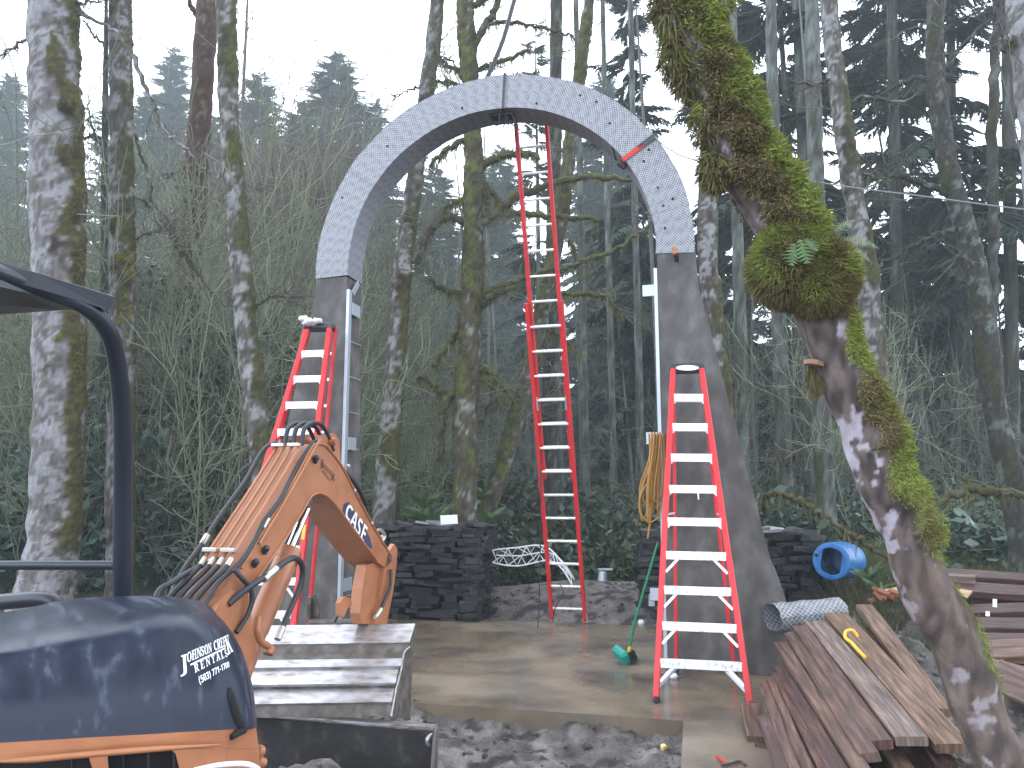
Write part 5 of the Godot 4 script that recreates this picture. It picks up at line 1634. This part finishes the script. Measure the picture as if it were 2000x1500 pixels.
func leaning_tree() -> void:
	var list := [[2105, 1720, 165], [2060, 1650, 135], [2000, 1560, 112], [1942, 1463, 100], [1908, 1390, 94], [1886, 1317, 94], [1857, 1243, 92], [1815, 1170, 98], [1790, 1103, 92], [1768, 1033, 92], [1724, 945, 98], [1692, 840, 98], [1640, 720, 86], [1598, 610, 92], [1556, 500, 110], [1510, 395, 112], [1440, 290, 112], [1412, 204, 96], [1362, 102, 84], [1338, 10, 64], [1310, -90, 60], [1280, -220, 52]]
	var sp := stem_pts(list, 3.65, 420)
	var base: Vector3 = sp[0][0]
	base.y = gh(base.x, -base.z)
	var t := thing("leaning_tree", "thick leaning tree with shaggy green moss and a great mossy knob across the right", "tree", base)
	var mb := MB.new()
	var moss := MB.new()
	# bare below, mossy on its upper side, shaggy above the knob
	var n: int = sp[0].size()
	var parts := [[0, 170, -0.1, 1500, 0.022], [169, 196, -0.1, 3500, 0.022], [195, 214, 0.0, 6000, 0.024], [213, 268, 0.07, 20000, 0.026], [267, n, 0.64, 60000, 0.034]]
	for e in parts:
		stem(mb, moss, sp[0].slice(e[0], e[1]), sp[1].slice(e[0], e[1]), 64, LEANLOW if e[0] < 169 else LEAN, e[3], e[4], e[2])
	obj("trunk", mb, M.bark, t)
	# the knob
	mb = MB.new()
	var kn := P(1560, 522, 3.6)
	for b in [[0, 0, 0, 0.185, 0.19], [-0.09, -0.03, 0.05, 0.155, 0.175], [0.105, -0.05, 0.04, 0.15, 0.17], [0.05, -0.12, 0.06, 0.135, 0.13], [-0.05, 0.09, 0.03, 0.14, 0.12]]:
		var o := kn + Vector3(b[0], b[1], b[2])
		var pts := PackedVector3Array()
		var cols := PackedColorArray()
		for j in 25:
			var e := -PI / 2 + PI * j / 24
			for i in 36:
				var q := Vector3(cos(e) * cos(TAU * i / 36), sin(e), cos(e) * sin(TAU * i / 36))
				var p := o + q * Vector3(b[3], b[4], b[3])
				pts.append(p - q * 0.012 + q * 0.02 * noise(p * 9.0))
				cols.append(Color(0.05, 0.042, 0.016).lerp(Color(0.08, 0.085, 0.02), smoothstep(-0.3, 0.5, noise(p * 26.0))))
		mb.grid(pts, 36, 25, cols, true, true)
		for k in 15000:
			var q := jit(1.0)
			if q.length() > 1.0 or q.length() < 0.1: continue
			q = q.normalized()
			var p := o + q * Vector3(b[3], b[4], b[3])
			var g := smoothstep(-0.4, 0.5, noise(p * 5.0) + q.y * 0.4)
			var col := Color(0.14, 0.115, 0.04).lerp(Color(0.2, 0.235, 0.045), g) * rng.randf_range(0.55, 1.35)
			sliver(moss, p, (q * 0.8 + jit(0.55) - Vector3(0, 0.35, 0)).normalized(), rng.randf_range(0.02, 0.05), 0.0032, col)
	obj("mossy_knob", mb, M.moss, t)
	# shaggy tufts that hang from its upper part
	for b in [[1318, 40, 0.1], [1322, 110, 0.1], [1345, 150, 0.09], [1385, 240, 0.1], [1395, 330, 0.08], [1300, 10, 0.08], [1375, 30, 0.09], [1395, 60, 0.06]]:
		var o := P(b[0], b[1], 3.63)
		for k in 2600:
			var q := jit(1.0)
			if q.length() > 1.0: continue
			var p := o + q * Vector3(b[2], b[2] * 1.5, b[2])
			var col := Color(0.14, 0.12, 0.045).lerp(Color(0.23, 0.265, 0.05), smoothstep(-0.5, 0.6, q.x + q.y + noise(p * 7.0))) * rng.randf_range(0.5, 1.3)
			sliver(moss, p, (q * 0.6 + jit(0.5) - Vector3(0, 0.7, 0)).normalized(), rng.randf_range(0.03, 0.08), 0.004, col)
	for k in 1500:      # dead moss hanging below the fungus
		var p := P(1590 + rng.randf_range(-11, 14), 728 + rng.randf_range(-14, 26), 3.66)
		sliver(moss, p, (Vector3.DOWN + jit(0.4)).normalized(), rng.randf_range(0.03, 0.09), 0.004, Color(0.14, 0.12, 0.05) * rng.randf_range(0.5, 1.3))
	stuff(obj("moss", moss, M.moss, t))
	mb = MB.new()
	var mm := MB.new()
	limb(mb, mm, [[1352, 40, 30], [1392, 30, 40], [1405, -10, 40], [1420, -80, 36], [1430, -200, 30]], 3.7, LEAN, 1800, 0.2)
	limb(mb, mm, [[1312, 60, 26], [1305, 10, 30], [1300, -60, 30], [1296, -160, 26]], 3.6, LEAN, 1800, 0.2)
	obj("limb", mb, M.bark, t)
	stuff(obj("limb_moss", mm, M.moss, t))
	mb = MB.new()
	slab_stone(mb, Transform3D(Basis.from_euler(Vector3(0.1, 0.3, -0.2)), P(1590, 710, 3.62)), Vector3(0.1, 0.022, 0.08), Color(0.34, 0.2, 0.12))
	obj("bracket_fungus", mb, M.bark, t)
	mb = MB.new()
	for e in [[1562, 470, 0.2, -1.3, 0.13], [1552, 478, -0.35, -1.4, 0.12], [1574, 468, 0.8, -0.9, 0.08]]:
		frond(mb, P(e[0], e[1], 3.36), Vector3(e[2], e[3] * 0.6, 0.3).normalized(), e[4], 7, 0.42, Color(0.055, 0.115, 0.03))
	obj("fern_leaf", mb, M.leaf, t)
	mb = MB.new()
	for e in [[1640, 470, 1.0, 0.25, 0.2], [1622, 460, 0.4, 0.5, 0.16], [1650, 485, 1.0, -0.1, 0.15]]:
		frond(mb, P(e[0], e[1], 3.6), Vector3(e[2], e[3], 0.0).normalized(), e[4], 16, 0.16, Color(0.14, 0.18, 0.09))
	obj("fern_frond", mb, M.leaf, t)
func frond(mb: MB, o: Vector3, dir: Vector3, l: float, n: int, w: float, col: Color) -> void:
	var side := dir.cross(Vector3.BACK).normalized()
	if side.length() < 0.5: side = Vector3.RIGHT
	var d := dir
	var p := o
	for k in n:
		var f := float(k) / n
		d = (d + Vector3(0, -0.9 / n, 0)).normalized()
		var q := p + d * l / n
		side = (side - d * side.dot(d)).normalized()
		var up := side.cross(d)
		mb.tri(p - side * 0.002, p + side * 0.002, q, col * 0.7)
		var ll := w * l * sin(PI * (0.15 + 0.85 * f)) * rng.randf_range(0.85, 1.1)
		for s in [-1.0, 1.0]:
			var tip: Vector3 = p + side * s * ll + d * ll * 0.35 - up * ll * 0.15
			var e := d * l / n * 0.48
			mb.tri(p - e, p + e, tip, col * rng.randf_range(0.75, 1.25))
		p = q

# ---------- the forest behind ----------
func bough(sd: int) -> ArrayMesh:
	rng.seed = sd
	var mb := MB.new()
	mb.tube([Vector3.ZERO, Vector3(0.35, 0.02, 0), Vector3(0.7, -0.05, 0.02), Vector3(1, -0.2, 0)], [0.012, 0.009, 0.006, 0.002], 4, Color(0.9, 0.7, 0.55), false)
	for i in 30:
		var t := 0.1 + 0.9 * i / 30.0
		var o := Vector3(t, 0.03 - 0.22 * t * t, 0)
		for s in [-1.0, 1.0]:
			var l := (0.12 + 0.34 * (1.0 - t)) * rng.randf_range(0.55, 1.15)
			var d := Vector3(0.62 + rng.randf_range(-0.15, 0.15), rng.randf_range(-0.35, 0.05), s * rng.randf_range(0.6, 1.0)).normalized()
			var tip := o + d * l + Vector3(0, -0.22 * l, 0)
			var mid := o + d * l * 0.5
			var w := d.cross(Vector3.UP).normalized() * l * 0.1
			var c := Color(1, 1, 1) * rng.randf_range(0.6, 1.3)
			mb.tri(o, mid + w, tip, c); mb.tri(o, tip, mid - w, c)
			for k in 4:
				var f := 0.2 + 0.2 * k
				var b := o.lerp(tip, f)
				var e: float = (1.0 if k % 2 else -1.0)
				var q := b + (d * 0.5 + w.normalized() * e * 0.7 + Vector3(0, rng.randf_range(-0.5, 0.1), 0)).normalized() * l * rng.randf_range(0.25, 0.5) * (1.1 - f * 0.6)
				mb.tri(b - d * 0.018, b + d * 0.018, q, Color(1, 1, 1) * rng.randf_range(0.6, 1.4))
	return mb.mesh()
func crown(xs: Array, cs: Array, o: Vector3, h0: float, h1: float, r: float, step: float, col: Color, lean := Vector3.ZERO) -> void:
	var y := h0
	while y < h1:
		var f := (y - h0) / (h1 - h0)
		for k in 4:
			var l := r * pow(1.0 - f, 0.5) * rng.randf_range(0.45, 1.1) * minf(1.0, 0.5 + f * 6.0) + 0.35
			var b := Basis(Vector3.UP, rng.randf() * TAU) * Basis(Vector3.BACK, lerpf(-0.35, 0.35, f) + rng.randf_range(-0.2, 0.15)) * Basis(Vector3.RIGHT, rng.randf_range(-0.4, 0.4))
			xs.append(Transform3D(b.scaled(Vector3(l, l, l) * Vector3(1, 1, rng.randf_range(0.8, 1.2))), o + lean * y + Vector3(0, y + rng.randf_range(0, step), 0)))
			cs.append(col * rng.randf_range(0.7, 1.3))
		y += step
func clump(sd: int, n: int, ls: float) -> ArrayMesh:
	rng.seed = sd
	var mb := MB.new()
	for k in 7: mb.tube([jit(0.12), jit(0.3) + Vector3(0, 0.1, 0), jit(0.55)], [0.008, 0.006, 0.002], 3, Color(0.8, 0.6, 0.45), false)
	for k in n:
		var p := jit(0.55)
		if p.length() > 0.6: p *= 0.6
		var d := (jit(1.0) + Vector3(0, -0.25, 0)).normalized()
		var s := d.cross(jit(1.0)).normalized()
		var l := ls * rng.randf_range(0.6, 1.3)
		var c := Color(1, 1, 1) * rng.randf_range(0.6, 1.35)
		mb.tri(p, p + d * l * 0.5 + s * l * 0.24, p + d * l, c)
		mb.tri(p, p + d * l, p + d * l * 0.5 - s * l * 0.24, c)
	return mb.mesh()
func fern(sd: int) -> ArrayMesh:
	rng.seed = sd
	var mb := MB.new()
	for k in 13:
		var a := TAU * k / 13 + rng.randf_range(-0.2, 0.2)
		frond(mb, Vector3.ZERO, Vector3(cos(a), rng.randf_range(0.7, 1.5), sin(a)).normalized(), rng.randf_range(0.7, 1.0), 15, 0.16, Color(1, 1, 1))
	return mb.mesh()
func shrub(sd: int) -> ArrayMesh:
	rng.seed = sd
	var mb := MB.new()
	for k in 6:
		twigs(mb, Vector3(rng.randf_range(-0.1, 0.1), 0, rng.randf_range(-0.1, 0.1)), (Vector3.UP + jit(0.5)).normalized(), rng.randf_range(0.7, 1.2), 0.0048, 3, Color(1, 1, 1))
	return mb.mesh()
func forest() -> void:
	var boughs := [bough(11), bough(12), bough(13)]
	rng.seed = 77
	# conifers that stand out one by one: px, py of the top, distance, crown from, reach
	var C := [
		["tall hazy conifer left of the arch with the highest pointed top", 662, 108, 60.0, 3.0, 5.4],
		["hazy pointed conifer left of the highest one", 512, 148, 63.0, 3.0, 4.9],
		["faint hazy conifer between the slim alder and the red barked tree", 345, 96, 72.0, 4.0, 4.9],
		["hazy conifer at the left edge behind the big alder", 20, 150, 69.0, 2.0, 5.7],
		["small hazy conifer top just left of the arch shoulder", 735, 200, 66.0, 2.0, 4.3],
		["thin conifer behind the crown of the arch, right of its middle", 1045, 60, 32.0, 7.0, 2.0],
		["dark conifer behind the right shoulder of the arch", 1225, -60, 27.0, 7.0, 3.0],
		["conifer with wide boughs right of the leaning tree top", 1500, -320, 20.0, 7.0, 3.4],
		["broad dark conifer behind the curving alder", 1700, -320, 25.0, 6.0, 4.2],
		["dark conifer left of the forked tree", 1790, -400, 21.0, 6.5, 3.6],
		["dark conifer at the right edge behind the forked tree", 2000, -420, 23.0, 6.0, 4.2],
		["dark conifer rising behind the top of the leaning tree, between two trunks", 1410, -420, 26.0, 6.5, 3.8],
		["hazy conifer seen through the right half of the arch", 1180, 150, 57.0, 3.0, 4.9],
		["hazy conifer seen through the arch left of the mossy tree", 850, 330, 60.0, 2.0, 4.6],
		["hazy conifer behind the red barked tree and the pale curving alder", 425, 230, 66.0, 2.0, 4.9],
		["hazy conifer just right of the slim alder", 285, 190, 64.5, 2.0, 4.6],
		["distant conifer below the arch crown, left of the extension ladder", 975, 290, 63.0, 2.0, 4.6],
		["round topped hazy conifer between the pale curving alder and the arch", 590, 205, 64.5, 2.0, 4.9],
	]
	for e in C:
		var top := P(e[1], e[2], e[3])
		var o := Vector3(top.x, gh(top.x, e[3]) - 0.1, -float(e[3]))
		var h: float = top.y - o.y
		var t := thing("conifer", e[0], "tree", o, "conifers behind the clearing")
		var mb := MB.new()
		var w := []
		var c := curve([o, o + Vector3(0.1, h * 0.5, 0), o + Vector3(0, h, 0)], 40)
		for i in 40: w.append(Vector3((0.0065 * h + 0.05) * (1.0 - i / 42.0), 0, 0))
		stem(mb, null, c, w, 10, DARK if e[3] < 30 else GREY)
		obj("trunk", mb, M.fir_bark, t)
		var xs := []
		var cs := []
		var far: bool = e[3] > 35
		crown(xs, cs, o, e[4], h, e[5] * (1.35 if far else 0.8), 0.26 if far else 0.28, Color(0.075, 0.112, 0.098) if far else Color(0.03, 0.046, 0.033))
		if not far:
			for i in range(xs.size() - 1, -1, -1):
				if noise((xs[i] as Transform3D).origin * 0.9 + (xs[i] as Transform3D).basis.x * 0.35) < 0.0 or rng.randf() < 0.2: xs.remove_at(i); cs.remove_at(i)
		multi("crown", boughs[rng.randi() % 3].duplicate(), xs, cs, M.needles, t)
	# the wood beyond, which reads as one mass
	var xs := []
	var cs := []
	var tb := MB.new()
	for k in 150:
		var d := rng.randf_range(40, 84)
		var x := rng.randf_range(-1.0, 1.0) * (d * 0.85 + 6)
		var px := 1000 + 1500 * x / d
		var h := rng.randf_range(9, 14) + d * 0.03 + (rng.randf_range(4, 16) if px < 780 and d > 52 else 0.0)
		if d < 48 and px < 1100: h *= 0.75
		var o := Vector3(x, gh(x, d), -d)
		tb.tube([o, o + Vector3(0, h, 0)], [0.2, 0.03], 6, Color(0.07, 0.065, 0.06), false)
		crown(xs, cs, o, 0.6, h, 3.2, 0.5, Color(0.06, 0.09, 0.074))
	for k in 26:
		var d := rng.randf_range(27, 44)
		var x := rng.randf_range(0.12, 0.85) * d
		var px := 1000 + 1500 * x / d
		var h := rng.randf_range(8, 14)
		var o := Vector3(x, gh(x, d), -d)
		tb.tube([o, o + Vector3(0, h, 0)], [0.24, 0.03], 6, Color(0.07, 0.065, 0.06), false)
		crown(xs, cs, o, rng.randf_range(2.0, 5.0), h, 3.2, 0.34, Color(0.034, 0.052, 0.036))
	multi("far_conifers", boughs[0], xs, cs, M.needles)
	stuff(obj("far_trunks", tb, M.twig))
	tb = MB.new()
	for k in 90:       # slim bare stems between
		var d := rng.randf_range(16, 45)
		var x := rng.randf_range(-0.75, 0.75) * d
		var o := Vector3(x, gh(x, d) - 0.1, -d)
		var h := rng.randf_range(5, 17)
		var lean := Vector3(rng.randf_range(-0.08, 0.08) * h, 0, 0)
		var r := rng.randf_range(0.025, 0.08)
		tb.tube(curve([o, o + Vector3(0, h * 0.5, 0) + lean * 0.3 + jit(0.2), o + Vector3(0, h, 0) + lean], 9), [r, r, r * 0.95, r * 0.9, r * 0.85, r * 0.8, r * 0.7, r * 0.5, r * 0.3], 6, Color(0.1, 0.1, 0.09).lerp(Color(0.2, 0.21, 0.19), rng.randf()), false)
	stuff(obj("slim_stems", tb, M.bark))
	# undergrowth
	var cl := [clump(21, 170, 0.15), clump(22, 200, 0.12)]
	rng.seed = 99
	xs = []; cs = []
	var xl := []
	var cls := []
	for k in 5200:
		var d := rng.randf_range(13.0, 36) if k % 3 else rng.randf_range(30, 60)
		var x := rng.randf_range(-0.82, 0.82) * d
		var px := 1000 + 1500 * x / d
		var hm := 4.6 if px < 640 else (1.5 if px < 1000 else 0.9)
		if d < 17 and px > 560: hm *= 0.35
		var y := gh(x, d) + pow(rng.randf(), 1.6) * hm * (0.5 + d / 24.0) * (0.35 + 0.9 * absf(noise(Vector3(x * 0.35, 0, d * 0.35))))
		var s := rng.randf_range(0.7, 1.5) * (1.0 + d / 50.0)
		var b := Basis.from_euler(Vector3(rng.randf() * TAU, rng.randf() * TAU, 0)).scaled(Vector3.ONE * s)
		if px < 620 or k % 5 == 0:
			xl.append(Transform3D(b, Vector3(x, y, -d)))
			cls.append(Color(0.045, 0.092, 0.072) * rng.randf_range(0.6, 1.5))
		else:
			xs.append(Transform3D(b, Vector3(x, y, -d)))
			cs.append(Color(0.026, 0.042, 0.022).lerp(Color(0.05, 0.058, 0.022), rng.randf()) * rng.randf_range(0.6, 1.3))
	multi("glossy_undergrowth", cl[0], xl, cls, M.leaf)
	multi("dark_undergrowth", cl[1], xs, cs, M.needles)
	# bare lichened twigs
	var sh := [shrub(31), shrub(32), shrub(33)]
	rng.seed = 5
	for g in 3:
		xs = []; cs = []
		for k in 78:
			var d := rng.randf_range(12.6, 26)
			var x := rng.randf_range(-0.72, 0.7) * d
			var px := 1000 + 1500 * x / d
			if px > 860 and k % 8: continue
			if px > 720 and k % 2: continue
			var s := rng.randf_range(1.6, 4.6) * (1.0 if px < 760 else 0.7)
			var y := gh(x, d)
			xs.append(Transform3D(Basis(Vector3.UP, rng.randf() * TAU).scaled(Vector3(s, s * rng.randf_range(1.0, 1.5), s)), Vector3(x, y - 0.1, -d)))
			cs.append(Color(0.22, 0.26, 0.165).lerp(Color(0.13, 0.125, 0.09), rng.randf()) * rng.randf_range(0.7, 1.3))
		multi("bare_brush", sh[g], xs, cs, M.twig)
	# purple brown alders in bud, left of the arch
	xs = []; cs = []
	for k in 46:
		var d := rng.randf_range(24, 36)
		var o := P(rng.randf_range(440, 700), rng.randf_range(330, 520), d)
		var s := rng.randf_range(2.2, 3.6)
		xs.append(Transform3D(Basis(Vector3.UP, rng.randf() * TAU).scaled(Vector3(s, s * 1.2, s)), o - Vector3(0, s, 0)))
		cs.append(Color(0.13, 0.085, 0.085) * rng.randf_range(0.7, 1.2))
	multi("budding_twigs", sh[0], xs, cs, M.twig)
	# ferns and grass
	var fe := [fern(41), fern(42)]
	rng.seed = 8
	xs = []; cs = []
	for k in 420:
		var d := rng.randf_range(12.4, 30)
		var x := rng.randf_range(-0.75, 0.75) * d
		var s := rng.randf_range(0.5, 1.2)
		xs.append(Transform3D(Basis(Vector3.UP, rng.randf() * TAU).scaled(Vector3.ONE * s), Vector3(x, gh(x, d), -d)))
		cs.append(Color(0.035, 0.065, 0.022) * rng.randf_range(0.6, 1.5))
	multi("forest_ferns", fe[0], xs, cs, M.leaf)
	xs = []; cs = []
	for e in [[845, 1010, 11.9, 1.1], [830, 980, 12.2, 0.9], [815, 1005, 12.0, 0.8], [955, 1010, 12.3, 0.8], [945, 960, 12.6, 0.7], [1700, 1120, 8.6, 0.6], [1720, 1150, 8.2, 0.5]]:
		var f := thing("sword_fern", ["green sword fern behind the tall slate stack", "green fern above the back of the slate stack", "small fern at the left back of the slate stack", "fern at the foot of the leaning alder behind the girder", "fern higher on the leaning alder behind the girder", "fern right of the blue barrel", "little fern between the barrel and the leaning tree"][xs.size()], "fern", P(e[0], e[1], e[2]))
		xs.append(0)
		var mb := MB.new()
		for k in 12:
			var a := TAU * k / 12
			frond(mb, P(e[0], e[1] + 15, e[2]), Vector3(cos(a), rng.randf_range(0.8, 2.0), sin(a)).normalized(), e[3] * rng.randf_range(0.3, 0.55), 15, 0.15, Color(0.05, 0.1, 0.032))
		obj("fronds", mb, M.leaf, f)
	var gm := MB.new()
	for k in 9:
		var a := TAU * k / 9
		sliver(gm, jit(0.03) * Vector3(1, 0, 1), Vector3(cos(a) * 0.5, 1, sin(a) * 0.5).normalized(), rng.randf_range(0.15, 0.32), 0.006, Color(1, 1, 1) * rng.randf_range(0.6, 1.4))
	xs = []; cs = []
	for k in 2600:
		var x := 0.0
		var d := 0.0
		if k < 1100:
			x = rng.randf_range(3.3, 6.0); d = rng.randf_range(7.2, 11.0)
		else:
			x = rng.randf_range(4.0, 14.0); d = rng.randf_range(10.0, 22.0)
		if noise(Vector3(x, 4, d) * 1.2) < -0.15: continue
		xs.append(Transform3D(Basis(Vector3.UP, rng.randf() * TAU).scaled(Vector3.ONE * rng.randf_range(0.6, 1.4)), Vector3(x, gh(x, d), -d)))
		cs.append(Color(0.06, 0.08, 0.025).lerp(Color(0.1, 0.09, 0.035), rng.randf()) * rng.randf_range(0.6, 1.3))
	multi("rough_grass", gm.mesh(), xs, cs, M.moss)
	# low branches across the right
	var bt := MB.new()
	var mo := MB.new()
	limb(bt, mo, [[1484, 976, 5], [1502, 966, 8], [1522, 965, 9], [1560, 982, 10], [1598, 1001, 10], [1650, 1036, 9], [1715, 1074, 8], [1790, 1120, 7]], 8.6, MOSSY, 900, 0.1)
	var ft := thing("fallen_branch", "thin mossy branch slanting down above the blue barrel", "branch", P(1715, 1074, 8.6))
	obj("stick", bt, M.bark, ft)
	stuff(obj("moss", mo, M.moss, ft))
	bt = MB.new(); mo = MB.new()
	limb(bt, mo, [[1790, 1024, 6], [1830, 990, 9], [1884, 957, 15], [1930, 958, 15], [2000, 966, 14], [2120, 975, 13]], 9.0, MOSSY, 1500, 0.15)
	limb(bt, mo, [[1884, 957, 8], [1890, 945, 6], [1880, 930, 4]], 9.0, MOSSY, 100, 0.1)
	ft = thing("low_branch", "green mossy branch reaching in from the right edge above the scrap timber", "branch", P(1900, 957, 9.0))
	obj("stick", bt, M.bark, ft)
	stuff(obj("moss", mo, M.moss, ft))

func _ready() -> void:
	rng.seed = 20
	nz.noise_type = FastNoiseLite.TYPE_SIMPLEX_SMOOTH
	nz.frequency = 1.0
	nz.fractal_type = FastNoiseLite.FRACTAL_NONE
	var cam := Camera3D.new()
	cam.name = "camera"
	cam.position = EYE
	cam.rotation = Vector3(PITCH, 0, 0)
	cam.fov = 53.13
	cam.near = 0.05
	cam.far = 400
	add_child(cam)
	var env := Environment.new()
	env.background_mode = Environment.BG_SKY
	var sky := Sky.new()
	var sm := ProceduralSkyMaterial.new()
	sm.sky_top_color = Color(0.91, 0.945, 1.0)
	sm.sky_horizon_color = Color(0.91, 0.945, 1.0)
	sm.sky_energy_multiplier = 1.5
	sm.ground_bottom_color = Color(0.12, 0.12, 0.11)
	sm.ground_horizon_color = Color(0.4, 0.42, 0.44)
	sky.sky_material = sm
	env.sky = sky
	env.tonemap_mode = Environment.TONE_MAPPER_LINEAR
	env.tonemap_exposure = 2.15
	env.sdfgi_enabled = true
	env.ssao_enabled = true
	env.ssil_enabled = true
	env.fog_enabled = true
	env.fog_density = 0.0025
	env.fog_light_color = Color(0.92, 0.97, 0.98)
	var we := WorldEnvironment.new()
	we.name = "environment"
	we.environment = env
	add_child(we)
	var sun := DirectionalLight3D.new()
	sun.name = "sun"
	sun.light_energy = 0.15
	sun.light_angular_distance = 40
	sun.light_color = Color(1, 0.98, 0.95)
	sun.rotation_degrees = Vector3(-62, 30, 0)
	sun.shadow_enabled = true
	add_child(sun)
	materials()
	var t0 := Time.get_ticks_msec()
	for f in [ground, arch, ladders, excavator, clutter, near_trees, leaning_tree, forest]:
		f.call()
		print(f.get_method(), " ", Time.get_ticks_msec() - t0)
